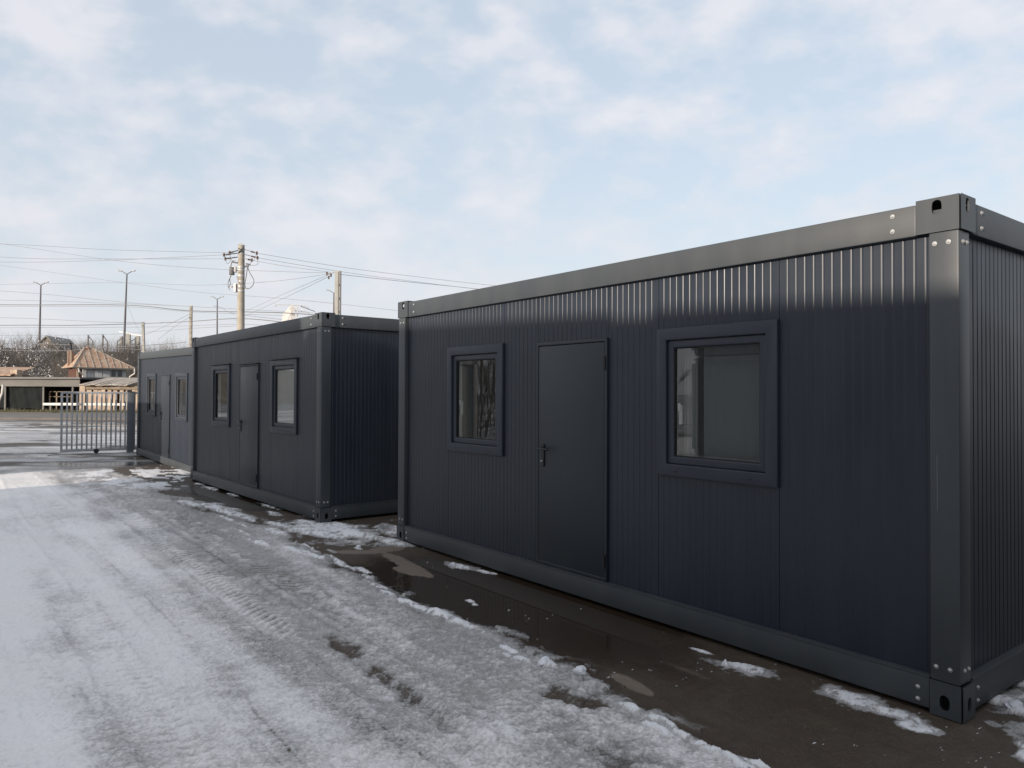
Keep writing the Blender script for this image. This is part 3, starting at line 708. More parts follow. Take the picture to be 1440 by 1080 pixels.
def bush_mesh(seed, h, spread, nstem, snowy):
    r = random.Random(seed); mb = MB()
    def tri(p, q, a, b):
        d = (q-p); n1 = d.cross(Vector((.3, 1, .2))).normalized(); n2 = d.cross(n1).normalized()
        vs = []
        for c, rr in ((p, a), (q, b)):
            for k in range(3):
                t = 2.094*k; vs.append(c + (n1*math.cos(t)+n2*math.sin(t))*rr)
        mb.add(vs, [(0, 1, 4, 3), (1, 2, 5, 4), (2, 0, 3, 5)])
    def grow(p, d, ln, rad_, lev):
        n = 3
        for k in range(n):
            q = p + d*ln/n; tri(p, q, rad_, rad_*.75); rad_ *= .75
            if snowy and lev >= 1 and r.random() < snowy and d.z < .8:
                mb.cur = 1; o = Vector((0, -.01, rad_+.02)); s_ = .05
                mb.add([p+o+Vector((0, -s_, 0)), q+o+Vector((0, -s_, 0)), q+o+Vector((0, s_, .05)), p+o+Vector((0, s_, .05))], [(0, 1, 2, 3)]); mb.cur = 0
            p = q
            if lev < 2:
                for _ in range(2 if lev == 0 else 2):
                    e = (d + Vector((r.uniform(-1, 1), r.uniform(-1, 1), r.uniform(-.2, .8)))*.75).normalized()
                    grow(p, e, ln*r.uniform(.35, .6), rad_*.6, lev+1)
            d = (d + Vector((r.uniform(-.3, .3), r.uniform(-.3, .3), r.uniform(-.05, .2)))).normalized()
    for i in range(nstem):
        a = r.uniform(0, 6.28); rr = r.uniform(0, 1)**.6
        base = Vector((math.cos(a)*rr*spread*.6, math.sin(a)*rr*spread*.6, -.3))
        d = Vector((math.cos(a)*rr*.9, math.sin(a)*rr*.9, 1.2)).normalized()
        grow(base, d, h*r.uniform(.55, 1.0), .026, 0)
    return mb
bushes = []
for k in range(6):
    snowy = (0, .0, .05, .22, 0, .10)[k]
    mb = bush_mesh(k+1, (3.2, 2.6, 2.4, 2.2, 3.8, 2.6)[k], (1.6, 1.8, 1.6, 1.7, 1.8, 1.7)[k], 16, snowy)
    bushes.append(mb)
protos = []
BG = 'bare shrubs over the hillside'
for k, mb in enumerate(bushes):
    o = mb.build('bare_shrub', [M['bark'] if k % 2 == 0 else M['bark2'], M['twigsnow']], clean=False)
    protos.append(o)
used = [False]*6
spots = []
rb = random.Random(5)
for Y in (79, 81, 83.5, 86, 88.5, 91, 93.5, 96.5, 100, 104):
    x = -.74*Y
    while x < -.415*Y:
        k = rb.choice([0, 1, 2, 4, 5]) if x > -.62*Y or Y < 84 or Y > 97 else rb.choice([2, 3, 3, 5, 1])
        if Y >= 99: k = rb.choice([0, 1, 4, 0])
        spots.append((x+rb.uniform(-.6, .6), Y+rb.uniform(-1.2, 1.2), k)); x += rb.uniform(1.15, 1.75)
for x, Y, k in spots:
    if -42 < x < -36 and Y < 80: continue
    if used[k]:
        o = protos[k].copy(); C.objects.link(o)
    else: o = protos[k]; used[k] = True
    o.location = (x, Y, float(hill_h(x, Y))-.1); o.rotation_euler = (0, 0, rb.uniform(0, 6.28)); s = rb.uniform(.75, 1.1)*(.62 if Y > 96 else .85); o.scale = (s, s, s*rb.uniform(.85, 1.1))
    tag(o, 'leafless brown shrub in the thicket on the hillside' if k not in (3, 5, 2) else 'leafless shrub with snow on its twigs on the hillside', 'shrub', BG)

for x, Y, k in ((-22, 14.2, 4), (-24.5, 16.5, 0), (-27, 13, 4), (-21, 10.5, 1), (-25, 10, 5), (-30, 16, 0), (-28.5, 19.5, 4)):
    o = protos[k].copy(); C.objects.link(o); o.location = (x, Y, 0); o.rotation_euler = (0, 0, rb.uniform(0, 6.28)); o.scale = (1.5, 1.5, 1.6)
    tag(o, 'leafless shrub growing off the left edge of the yard', 'shrub', 'bare shrubs at the side of the yard')

# ------------------------------------------------------------------ street side buildings
def quadbox(o_mb, x0, x1, y0, y1, z0, z1): o_mb.box(x0, x1, y0, y1, z0, z1)
# long open shed with tarpaulins
Y = 66.0
X0, X1 = at(-260, 560, Y).x, at(115, 560, Y).x
zt = at(60, 533, Y).z; zf = at(60, 543.5, Y).z
shed = empty('open_shed', ((X0+X1)/2, Y, 0), label='long low grey open shed hung with dark tarpaulin across the street', cat='shed')
def P_(mb, name, m, root, **kw):
    o = mb.build(name, m, None, **kw); o.parent = root; o.matrix_parent_inverse = Matrix.Translation(root.location).inverted(); return o
P_(MB().box(X0-.3, X1+.15, Y-.6, Y+5, zt, zt+.16), 'roof', M['darksteel'], shed)
P_(MB().box(X0, X1, Y-.35, Y-.25, zf, zt-.003), 'fascia', M['fascia'], shed)
P_(MB().box(X0, X1, Y+4.6, Y+4.8, 0, zt-.003), 'wall', M['fascia'], shed)
for px in (9.5, 63, 104, -60, -130, -200):
    x = at(px, 560, Y).x; P_(MB().box(x-.07, x+.07, Y-.24, Y-.12, 0, zf+.1), 'post', M['fascia'], shed)
def cloth(x0, x1, y, z0, z1, amp, seed, tear=0):
    nx, nz = 40, 12; vs = []; r0 = random.Random(seed); ph = [r0.uniform(0, 6.28) for _ in range(4)]
    for j in range(nz+1):
        for i in range(nx+1):
            u, v = i/nx, j/nz; x = x0+(x1-x0)*u; z = z0+(z1-z0)*v
            if tear: x = x0 + (x1-x0)*u*(1-.25*(1-v)*tear)
            vs.append((x, y + amp*(math.sin(u*19+ph[0]+v*2)+.6*math.sin(u*37+v*5+ph[1])+.8*math.sin((u-v)*11+ph[2])), z + (.08*math.sin(u*7+ph[3]) if j == 0 else 0)))
    return MB().add(vs, [(j*(nx+1)+i, j*(nx+1)+i+1, (j+1)*(nx+1)+i+1, (j+1)*(nx+1)+i) for j in range(nz) for i in range(nx)])
P_(cloth(at(10.5, 560, Y).x, at(62, 560, Y).x, Y, .25, zf, .02, 3), 'tarpaulin', M['tarp'], shed, clean=False, smooth=True)
P_(cloth(at(-130, 560, Y).x, at(8.5, 560, Y).x, Y, .25, zf, .02, 4), 'tarpaulin', M['tarp'], shed, clean=False, smooth=True)
P_(MB().box(at(64, 560, Y).x, at(104, 560, Y).x, Y+1.5, Y+1.6, 0, zf), 'back_panel', M['tarp'], shed)
# pale timber frames inside its open end
fr = empty('timber_frame', (at(78, 580, Y).x, Y+.6, 0), label='pale timber window-like frame leaning in the open end of the shed', cat='frame')
mbf = MB(); y = Y+.4
for px in (66, 76, 97): 
    x = at(px, 560, Y).x; mbf.box(x-.05, x+.05, y-.05, y+.05, .1, at(0, 550, Y).z)
for py in (550, 557, 566):
    mbf.box(at(66, 560, Y).x+.055, at(97, 560, Y).x-.055, y-.05, y+.05, at(0, py, Y).z-.06, at(0, py, Y).z)
P_(mbf, 'bars', M['wood'], fr)
# white rail
YR = 60.0
rr_ = empty('barrier', (at(100, 570, YR).x, YR, .15), label='low white horizontal barrier pipe in front of the shed and board wall', cat='barrier')
zr = at(100, 568.5, YR).z
P_(MB().box(at(61, 569, YR).x, at(190, 569, YR).x, YR-.08, YR+.08, zr-.10, zr+.10), 'boom', M['white'], rr_, bevel=.02)
for px in (70, 118, 160): 
    x = at(px, 569, YR).x; P_(MB().box(x-.05, x+.05, YR+.09, YR+.19, .1, zr+.05), 'post', M['fascia'], rr_)
# vertical board wall of a garage, sunlit cream
YG = 64.0
xa, xb = at(115, 560, YG).x, at(205, 560, YG).x; zg = at(150, 541, YG).z
ga = empty('garage', ((xa+xb)/2, YG, 0), label='low garage with sunlit cream vertical boards and a patched grey sheet roof', cat='garage')
mb = MB(); x = xa; r0 = random.Random(3)
while x < xb:
    wv = r0.uniform(.24, .34); g = r0.choice([.02, .03, .22, .18]); 
    mb.box(x, x+wv, YG+r0.uniform(-.02, .02), YG+.06, .05+r0.uniform(0, .08), zg-.45+r0.uniform(-.05, .03)); x += wv+g
P_(mb, 'boards', M['cream'], ga)
P_(MB().box(xa-.15, xa+.32, YG-.1, YG-.03, 0, zg-.1), 'corner_board', M['cream'], ga)
P_(MB().box(xa+.1, xb, YG+.3, YG+4.2, 0, zg-.1), 'wall', M['brownw'], ga)
P_(MB().box(xa+.33, xb, YG-.06, YG-.002, zg-.42, zg-.12), 'lintel', M['wood'], ga)
rz0 = zg-.08; rz1 = at(150, 532, 68).z
mb = MB(); xe = at(183, 560, YG).x
for i in range(9):
    u0, u1 = xa+.05+(xe-xa)*i/9, xa+.05+(xe-xa)*(i+1)/9-.03
    j1, j2 = r0.uniform(-.03, .05), r0.uniform(-.02, .05)
    mb.add([(u0, YG-.5, rz0+j1), (u1, YG-.5, rz0+j2), (u1, 68, rz1), (u0, 68, rz1), (u0, YG-.5, rz0+j1+.07), (u1, YG-.5, rz0+j2+.07), (u1, 68, rz1+.07), (u0, 68, rz1+.07)],
           [(0,3,2,1),(4,5,6,7),(0,1,5,4),(1,2,6,5),(2,3,7,6),(3,0,4,7)])
P_(mb, 'roof', M['roofgrey'], ga)
# two-storey house with a rusty hipped roof
YH = 72.0
hx0, hx1 = at(91, 520, YH).x, at(182, 520, YH).x
ez = at(130, 517, YH).z; az_ = at(137, 490.5, YH+2.5).z
ho_ = empty('house', ((hx0+hx1)/2, YH, 0), label='small upstairs house with a rusty hipped sheet roof and a band of curtained windows', cat='house')
xw0, xw1 = at(106, 520, YH).x, at(171, 520, YH).x
P_(MB().box(xw0, xw1+.25, YH, YH+5, 0, ez-.05), 'wall', M['bluegrey'], ho_)
P_(MB().box(hx0+.1, xw0-.01, YH+.3, YH+5, 0, ez-.05), 'side_wall', M['brownw'], ho_)
ex0, ex1 = at(82.5, 517, YH).x, at(187.5, 517, YH).x
rx0, rx1 = at(131.5, 491, YH+2.5).x, at(144, 491, YH+2.5).x
yf, yb, ym0, ym1 = YH-.7, YH+5.7, YH+2.4, YH+2.8
mb = MB(); mb.add([(ex0, yf, ez), (ex1, yf, ez), (ex1, yb, ez), (ex0, yb, ez), (rx0, ym0, az_), (rx1, ym0, az_), (rx1, ym1, az_), (rx0, ym1, az_)],
   [(0,3,2,1),(4,5,6,7),(0,1,5,4),(1,2,6,5),(2,3,7,6),(3,0,4,7)])
rf = P_(mb, 'roof', M['rust'], ho_)
# standing seams, eave board, ridge cap
sm = MB()
for i in range(1, 9):
    u = i/9; a = Vector((ex0+(ex1-ex0)*u, yf, ez+.02)); 
    top = Vector((min(max(a.x, rx0), rx1), ym0, az_+.03)) if 3.5 < i < 5.5 else None
    if top is None:
        # seam climbs until the hip
        hipx0, hipx1 = (ex0, rx0) if i < 5 else (ex1, rx1)
        f_ = abs((a.x-hipx0)/(hipx1-hipx0)); f_ = min(f_, 1)
        top = Vector((a.x, yf+(ym0-yf)*f_, ez+(az_-ez)*f_+.03))
    else: top = Vector((a.x, ym0, az_+.03))
    sm.beam(a, top, .05, .05)
for e, t in (((ex0, yf, ez), (rx0, ym0, az_)), ((ex1, yf, ez), (rx1, ym0, az_))): sm.beam(Vector(e)+Vector((0, 0, .04)), Vector(t)+Vector((0, 0, .05)), .12, .06)
o = sm.build('seams', M['roofgrey'], None); o.parent = rf
P_(MB().box(ex0, ex1, yf-.02, yf+.05, ez-.14, ez-.005), 'eave_gutter', M['fascia'], ho_)
P_(MB().tube([((rx0+rx1)/2, ym0+.2, az_-.05), ((rx0+rx1)/2, ym0+.2, az_+.18)], [.45, .12], 10), 'ridge_cap', M['brick'], ho_)
zw0, zw1 = at(140, 530.5, YH).z, at(140, 517.5, YH).z
for i, (pa_, pb_) in enumerate(((108, 120), (120.5, 133.5), (134.5, 146.5), (147.5, 157.5), (158.5, 169))):
    a, b = at(pa_, 520, YH).x, at(pb_, 520, YH).x
    wn = P_(MB().box(a, b, YH-.06, YH-.005, zw0, zw1), 'window', M['white'], ho_)
    q = MB().box(a+.07, b-.07, YH-.075, YH-.062, zw0+.07, zw1-.07).build('pane', M['curtain'] if i in (0, 1, 2) else M['darkglass'], None); q.parent = wn
def pipe(pts, r, nm, root, m): return P_(MB().tube(pts, r, 8), nm, m, root, smooth=True)
a = at(180.5, 517, YH-.8)
pipe([a, a+Vector((0, 0, -.5)), a+Vector((-.45, .5, -.8)), Vector((a.x-.45, a.y+.5, 2.6))], .08, 'downpipe', ho_, M['white'])
a = at(84, 518, YH-.8)
pipe([a, a+Vector((.1, 0, -.3)), a+Vector((.6, .4, -.6)), Vector((a.x+.6, a.y+.4, 2.6))], .09, 'downpipe', ho_, M['white'])
x = at(102, 520, YH).x; P_(MB().box(x-.13, x+.13, YH-.2, YH-.05, 2.2, ez-.15), 'porch_post', M['white'], ho_)
x = at(105, 520, YH).x; P_(MB().box(x-.07, x+.07, YH-.2, YH-.05, 2.2, ez-.15), 'porch_post', M['white'], ho_)
x = at(93, 520, YH).x; P_(MB().box(x-.10, x+.10, YH+.05, YH+.2, 2.2, ez-.3), 'porch_post', M['plaster'], ho_)
# chimney rises through the roof's left slope
ca, cb2 = at(95.5, 500, YH+1.5), at(106.5, 500, YH+1.5); zc = at(100, 493.5, YH+1.5).z
ch = P_(MB().box(ca.x+.1, cb2.x, YH+2.3, YH+2.8, ez+.1, zc-.05), 'chimney', M['brick'], ho_, bevel=.02)
P_(MB().tube([Vector((ca.x+.5, YH+2.5, zc-.06)), Vector((ca.x+.5, YH+2.5, zc+.45)), Vector((ca.x+.4, YH+2.5, zc+.75))], [.09, .09, .12], 8), 'flue_pipe', M['black'], ho_)
P_(MB().box(ca.x+.30, ca.x+.48, YH+2.22, YH+2.295, ez+.1, zc), 'chimney_strip', M['plaster'], ho_)
ho_.rotation_euler = (0, 0, R(42)); ho_.scale = (.75, .8, 1); ho_.location.x = at(140, 520, YH).x; ho_.location.y = YH + .8
# gable of a cream house peeping out right of it
g0, g1, g2 = at(181, 540, 76), at(205, 508, 76), at(230, 540, 76)
cg = empty('cream_house', ((g0.x+g2.x)/2, 76, 0), label='cream gable wall peeping out beside the far container', cat='house')
mb = MB(); mb.add([(g0.x, 76, 0), (g2.x, 76, 0), (g2.x, 76, g0.z), (g1.x, 76, g1.z), (g0.x, 76, g0.z)] + [(g0.x, 81, 0), (g2.x, 81, 0), (g2.x, 81, g0.z), (g1.x, 81, g1.z), (g0.x, 81, g0.z)],
   [(0,1,2,3,4), (9,8,7,6,5), (0,5,6,1), (1,6,7,2), (0,4,9,5)]); P_(mb, 'wall', M['plaster'], cg)
mb = MB(); 
for s0, s1 in ((g0, g1), (g2, g1)):
    d = (s0-s1).normalized()*.4; mb.add([(s0.x+d.x, 75.7, s0.z+d.z+.02), (s1.x, 75.7, s1.z+.02), (s1.x, 81.3, s1.z+.02), (s0.x+d.x, 81.3, s0.z+d.z+.02), (s0.x+d.x, 75.7, s0.z+d.z+.14), (s1.x, 75.7, s1.z+.14), (s1.x, 81.3, s1.z+.14), (s0.x+d.x, 81.3, s0.z+d.z+.14)],
       [(0,3,2,1),(4,5,6,7),(0,1,5,4),(1,2,6,5),(2,3,7,6),(3,0,4,7)])
P_(mb, 'roof', M['rust'], cg)
# little rusty roof behind the shed at the left edge
a0_, a1_ = at(-40, 528, 73), at(14, 528, 73)
lh = empty('brick_outhouse', ((a0_.x+a1_.x)/2, 74, 0), label='small outhouse with a reddish roof behind the left end of the shed', cat='outhouse')
P_(MB().box(a0_.x, a1_.x, 73, 76, 0, at(0, 526, 73).z), 'wall', M['brick'], lh)
zq, zq2 = at(0, 528.5, 73).z, at(0, 521, 74).z
mb = MB(); mb.add([(a0_.x-.2, 72.6, zq), (a1_.x+.3, 72.6, zq), (a1_.x+.3, 76.4, zq2+.3), (a0_.x-.2, 76.4, zq2+.3), (a0_.x-.2, 72.6, zq+.12), (a1_.x+.3, 72.6, zq+.12), (a1_.x+.3, 76.4, zq2+.42), (a0_.x-.2, 76.4, zq2+.42)],
   [(0,3,2,1),(4,5,6,7),(0,1,5,4),(1,2,6,5),(2,3,7,6),(3,0,4,7)]); P_(mb, 'roof', M['rust'], lh)
P_(MB().box(a1_.x-.1, a1_.x+.55, 73.2, 74, 0, zq2+.05), 'gable_pier', M['cream'], lh)
# curved white pipe post at the left edge
a = at(0, 560, 62); mb = MB(); mb.tube([at(-4, 575, 62), at(-1, 563, 62), at(3.0, 553, 62), at(4, 545, 62), at(4.2, 541, 62)], .09, 8)
tag(mb.build('bent_pipe', M['white'], smooth=True), 'white bent pipe post before the left end of the shed', 'pipe')
# roof on the hill
YB = 112
ap, le, re_ = at(66, 473.5, YB), at(53, 486, YB), at(79, 487, YB); rp = at(99, 482, YB+9)
hb = empty('hill_house', (ap.x, YB, 7), label='grey gabled roof of a house half hidden on top of the hill', cat='house')
dv = Vector((rp.x-ap.x, 9, rp.z-ap.z-.0))
dv = at(100, 479, 120) - ap; dv.z = 0
mb = MB(); base = 5.0
V5 = [Vector((le.x, YB, base)), Vector((re_.x, YB, base)), re_, ap, le]; V5b = [v_+dv for v_ in V5]
mb.add(V5+V5b, [(0,1,2,3,4), (9,8,7,6,5), (1,6,7,2), (0,4,9,5)]); P_(mb, 'wall', mat('dim_gable', (.26, .235, .21), .9, noise=.2), hb)
mb = MB()
for s0 in (le, re_):
    e = (s0-ap).normalized()*.7; A_, B_ = s0+e+Vector((0, -.3, .03)), ap+Vector((0, -.3, .03)); up = Vector((0, 0, .15))
    q = [A_, B_, B_+dv, A_+dv]; mb.add(q+[v_+up for v_ in q], [(0,3,2,1),(4,5,6,7),(0,1,5,4),(1,2,6,5),(2,3,7,6),(3,0,4,7)])
P_(mb, 'roof', M['greyconc'], hb)
# steel frames on the crest
def bracket(px, Yk, label, flip=1, top=471):
    b = at(px, 492, Yk); t = at(px, top, Yk); mb = MB(); mb.beam((b.x, b.y, b.z-3), t, .16, .16)
    r1, r2 = at(px+6.5*flip, 492, Yk), at(px+6.5*flip, 480, Yk)
    mb.beam(t+Vector((0, .1, -.2)), r2, .11, .11); mb.beam((r1.x, r1.y, r1.z-3), r2, .11, .11)
    for py in (484, 488): mb.beam(at(px, py, Yk)+Vector((0, .17, 0)), at(px+6.5*flip, py+1, Yk)+Vector((0, .17, 0)), .06, .06)
    tag(mb.build('steel_frame', M['lampsteel']), label, 'steel frame', 'braced steel frames on the crest of the hill')
bracket(124, 104, 'braced steel frame on the crest, left of the rusty roof peak')
bracket(144.5, 104, 'braced steel frame on the crest, right above the rusty roof peak', top=470)
bracket(171.5, 104, 'braced steel frame on the crest, left of the tall leaning lamp', -1, top=473)
bracket(190.5, 104, 'braced steel frame on the crest, right of the tall leaning lamp', -1, top=474)
pg = empty('crest_portal', (at(184, 490, 106).x, 106, 8), label='pale portal of slabs under a thin sloping beam on the crest', cat='portal')
for k, (p0_, p1_, t0) in enumerate(((168, 172.5, 474), (177, 182.5, 469), (191, 196, 472))):
    a, b = at(p0_, t0, 106), at(p1_, t0, 106); P_(MB().box(a.x, b.x, 106, 106.3, 6, a.z), 'slab', M['greyconc'], pg)
P_(MB().beam(at(168, 466.5, 106)+Vector((0, -.1, 0)), at(200, 472.5, 106)+Vector((0, -.1, 0)), .2, .16), 'beam', M['steel'], pg)

# ------------------------------------------------------------------ lamps, poles and cables
def lamp(px, py, Yk, base, label, lean=0, sz=1.0):
    t = at(px, py, Yk); b = at(px+lean, base, Yk); b.z = min(b.z, 8) - 2
    rt = empty('street_lamp', b, label=label, cat='street lamp', group='twin-arm street lamps on the hill road')
    t2 = Vector((t.x, t.y, t.z-.35*sz))
    P_(MB().tube([b, b.lerp(t2, .5), t2], [.17*sz, .14*sz, .09*sz], 8), 'pole', M['lampsteel'], rt, smooth=True)
    for s in (-1, 1):
        e = t2+Vector((s*.75*sz, 0, .45*sz)); P_(MB().tube([t2, e], .05*sz, 6), 'arm', M['lampsteel'], rt)
        P_(MB().tube([e-Vector((s*.1, 0, .03)), e+Vector((s*.35*sz, 0, .06))], [.07*sz, .12*sz], 8), 'lamp_head', M['steel'], rt)
lamp(57.5, 398, 110, 480, 'tall thin street lamp at the left, above the hillside gable', -2.5)
lamp(178.5, 382, 100, 492, 'tallest leaning street lamp, rising behind the rusty-roofed house', -5)
lamp(305.5, 418, 125, 480, 'small distant street lamp just left of the concrete power pole', 0)
lamp(469.5, 409, 115, 470, 'distant street lamp close against the grey square pole', -.5)

def spole(px0, py0, Yk, w, m, label, lean=0, holes=False, name='utility_pole'):
    t = at(px0, py0, Yk); b = Vector((t.x+lean, Yk, -.3)); rt = empty(name, (b.x, b.y, 0), label=label, cat='pole')
    P_(MB().add(*(lambda q: (q.v, q.f))(MB().beam(b, t, w, w*.8))), 'shaft', m, rt, bevel=.02)
    if holes:
        n = int((t.z)/.55); mb = MB()
        for k in range(n):
            c = b.lerp(t, (k+.5)/n); mb.box(c.x-w*.22, c.x+w*.22, c.y-w*.5-.004, c.y-w*.5+.02, c.z-.15, c.z+.15)
        P_(mb, 'recesses', M['greyconc'] if m is not M['greyconc'] else M['fascia'], rt)
    return t, rt
tG, rG = spole(475.5, 381, 33, .26, M['greyconc'], 'grey square concrete pole standing behind the middle container', 0)
P_(MB().box(tG.x+.03, tG.x+.065, tG.y-.125, tG.y-.105, 1, tG.z-.05), 'groove', M['fascia'], rG)
for z in (.6, 1.2, 1.8, 2.4): P_(MB().box(tG.x+.075, tG.x+.10, tG.y-.114, tG.y-.106, tG.z-z-.1, tG.z-z), 'slot', M['gasket'], rG)
P_(MB().tube([(tG.x-.14, tG.y, tG.z-.05), (tG.x-.5, tG.y, tG.z-.12)], .03, 6), 'bracket', M['steel'], rG)
for k, (dx, dz) in enumerate(((-.5, -.12), (-.42, -.3), (-.32, -.2))): P_(MB().tube([(tG.x+dx, tG.y, tG.z+dz+.07), (tG.x+dx, tG.y, tG.z+dz-.07)], [.05, .03], 8), 'insulator', M['ins'], rG)
tS, rS = spole(201, 453, 80, .27, M['greyconc'], 'pale leaning concrete pole behind the farthest container', .35)
tL, rL = spole(268.5, 430, 72, .27, M['concrete'], 'slim notched concrete pole above the farthest container', 0, True)
# main power pole
YM = 40.0
b0, t0_ = at(338.5, 500, YM), at(339.5, 345, YM); b0.z = 0
mp_ = empty('power_pole', (b0.x, YM, 0), label='tall round concrete power pole with crossarms, switchgear and looping cables', cat='power pole')
P_(MB().tube([b0, b0.lerp(t0_, .5), t0_], [.25, .20, .165], 20), 'shaft', M['concrete'], mp_, smooth=True)
zt_ = t0_.z; cx = t0_.x
P_(MB().tube([(cx-.17, YM, zt_-.02), (cx-.17, YM, zt_+.05), (cx, YM, zt_+.1), (cx+.17, YM, zt_+.05), (cx+.17, YM, zt_-.02)], .02, 6), 'cap_wire', M['steel'], mp_)
ends = []
def arm(pxa, pya, pxb, pyb, dy=-.3):
    a, b = at(pxa, pya, YM+dy), at(pxb, pyb, YM+dy*.3)
    P_(MB().beam(b, a, .045, .045), 'crossarm', M['darksteel'], mp_)
    P_(MB().tube([a+Vector((0, 0, .1)), a+Vector((0, 0, .02)), a+Vector((0, 0, -.09))], [.035, .07, .045], 8), 'insulator', M['ins'], mp_)
    ins_ = [a.lerp(b, q) for q in (.15, .2, .25, .3, .35, .4, .45)]
    P_(MB().tube(ins_, [.03, .055, .03, .055, .03, .055, .03], 8), 'insulator', M['ins'], mp_)
    ends.append(a); return a
e1 = arm(323, 355.5, 335, 352); e2 = arm(315, 358.5, 334, 356, -.5); e3 = arm(317, 364, 334, 361.5, -.1); 
f1 = arm(361, 356, 343, 350.5); f2 = arm(362, 362.5, 343, 357.5, -.5); f3 = arm(354, 366, 342, 363, -.1)
P_(MB().tube([at(335, 356, YM-.2), at(339, 351, YM-.24), at(343, 348, YM-.2)], .03, 6), 'brace', M['darksteel'], mp_)
P_(MB().tube([at(343, 356, YM-.2), at(339, 352, YM-.27), at(335, 349, YM-.2)], .03, 6), 'brace', M['darksteel'], mp_)
for py in (357, 376, 380, 388, 396, 403, 409):
    z = at(339, py, YM).z; rr2 = .25+(.165-.25)*z/zt_+.008; P_(MB().tube([(cx, YM, z-.04), (cx, YM, z+.04)], rr2, 20), 'band', M['steel'], mp_, smooth=True)
a = at(326, 381, YM); P_(MB().box(a.x-.10, a.x+.12, YM-.15, YM+.1, a.z-.22, a.z+.2), 'switch_box', M['darksteel'], mp_, bevel=.02)
a = at(330, 380, YM); P_(MB().box(a.x-.12, a.x+.1, YM-.1, YM+.05, a.z-.13, a.z+.2), 'switch_box', M['steel'], mp_, bevel=.02)
P_(MB().beam(at(326, 368, YM), at(335, 370, YM), .08, .08), 'bracket', M['darksteel'], mp_)
P_(MB().beam(at(327, 381, YM), at(335, 380, YM), .06, .06), 'bracket', M['darksteel'], mp_)
P_(MB().beam(at(322, 404, YM), at(335, 402, YM), .07, .07), 'bracket', M['steel'], mp_)
a = at(332, 406, YM); P_(MB().box(a.x-.06, a.x+.06, YM-.2, YM, a.z-.2, a.z+.26), 'plate', M['steel'], mp_)
P_(MB().beam(at(343, 375, YM), at(350, 374, YM), .07, .09), 'bracket', M['darksteel'], mp_)
P_(MB().beam(at(346, 371, YM-.1), at(352, 372, YM-.1), .07, .07), 'bracket', M['black'], mp_)
P_(MB().beam(at(343, 405, YM), at(348, 406, YM), .05, .05), 'bracket', M['steel'], mp_)
def curve(pts, Yk, r, name='looping_cable', m=None):
    P0 = [at(x, y, Yk) for x, y in pts]
    out = []
    for i in range(len(P0)-1):
        p_1, p0, p1, p2 = P0[max(i-1, 0)], P0[i], P0[i+1], P0[min(i+2, len(P0)-1)]
        for k in range(5):
            t = k/5; out.append(.5*((2*p0)+(p1-p_1)*t+(2*p_1-5*p0+4*p1-p2)*t*t+(3*p0-p_1-3*p1+p2)*t**3))
    out.append(P0[-1]); P_(MB().tube(out, r, 5), name, m or M['cable'], mp_, smooth=True)
curve([(348, 374), (351, 383), (357, 394), (355, 402), (349, 406), (343, 404)], YM-.15, .022)
curve([(348, 376), (346, 390), (344.5, 398), (345, 405)], YM-.2, .026)
curve([(326, 369), (324, 378), (325, 384)], YM-.1, .026)
curve([(325, 386), (323, 393), (324, 399), (322, 404)], YM-.15, .022)
curve([(325, 388), (321, 396), (321, 403), (323, 408)], YM-.2, .018)
curve([(315, 359), (320, 371), (326, 362)], YM-.4, .012); curve([(323, 356), (326, 366), (331, 366)], YM-.3, .012)
curve([(361, 357), (357, 366), (353, 368), (352, 374)], YM-.3, .012); curve([(362, 363), (362, 372), (352, 373)], YM-.4, .012)
curve([(333, 388), (336, 398), (343, 401)], YM-.22, .012)

# off-frame poles that carry the cable ends
def endpole(p, label):
    rt = empty('concrete_pole', (p.x, p.y, 0), label=label, cat='pole')
    P_(MB().tube([(p.x, p.y, -.2), (p.x, p.y, p.z+.4)], [.24, .16], 12), 'shaft', M['concrete'], rt, smooth=True)
    return rt
pw = at(-330, 330, 46); endpole(pw, 'concrete cable pole beyond the left end of the street')
pe_ = at(1750, 452, 48); endpole(pe_, 'concrete cable pole far off behind the near container')
def wire(pts, r, label, group='overhead cables', Yk=None):
    """pts: (px, py, Y) ; smooth quadratic through the points"""
    P0 = [p if isinstance(p, Vector) else at(*p) for p in pts]; out = []
    for i in range(len(P0)-1):
        p_1, p0, p1, p2 = P0[max(i-1, 0)], P0[i], P0[i+1], P0[min(i+2, len(P0)-1)]
        for k in range(6):
            t = k/6; out.append(.5*((2*p0)+(p1-p_1)*t+(2*p_1-5*p0+4*p1-p2)*t*t+(3*p0-p_1-3*p1+p2)*t**3))
    out.append(P0[-1])
    tag(MB().tube(out, r, 5).build('overhead_cable', M['cable'], smooth=True), label, 'cable', group)
g_l = 'thin cables running left from the power pole'
wire([(-300, 335, 46), (0, 343, 43), (150, 351, 41), e1], .009, 'thin cable from the power pole that ends highest at the left edge', g_l)
wire([(-300, 340, 46), (0, 361.5, 43), (150, 364, 41), e3], .009, 'thin cable leaving the power pole just below its upper left arms', g_l)
wire([(-300, 362, 46), (0, 368.5, 43), (150, 366, 41), e2], .009, 'thin cable sagging under its neighbours on its way to the left crossarm', g_l)
wire([(-300, 300, 60), (0, 342.5, 52), (160, 366, 45), (280, 377, 41), (400, 382, 37), (466, 384, 33)], .009, 'thin cable dipping from the left edge past the power pole to the grey square pole', 'thin cables crossing the sky')
wire([(-300, 335, 66), (0, 373, 62), (170, 397, 56), (280, 411, 50), (400, 420, 45), (560, 437, 40), (800, 470, 36)], .009, 'long cable sloping down across the sky behind both poles', 'thin cables crossing the sky')
wire([(-300, 405, 66), (0, 400, 62), (168, 397.5, 60), (280, 401, 50), (380, 396, 40), (464, 385, 33)], .009, 'cable level at the left that climbs to the grey square pole', 'thin cables crossing the sky')
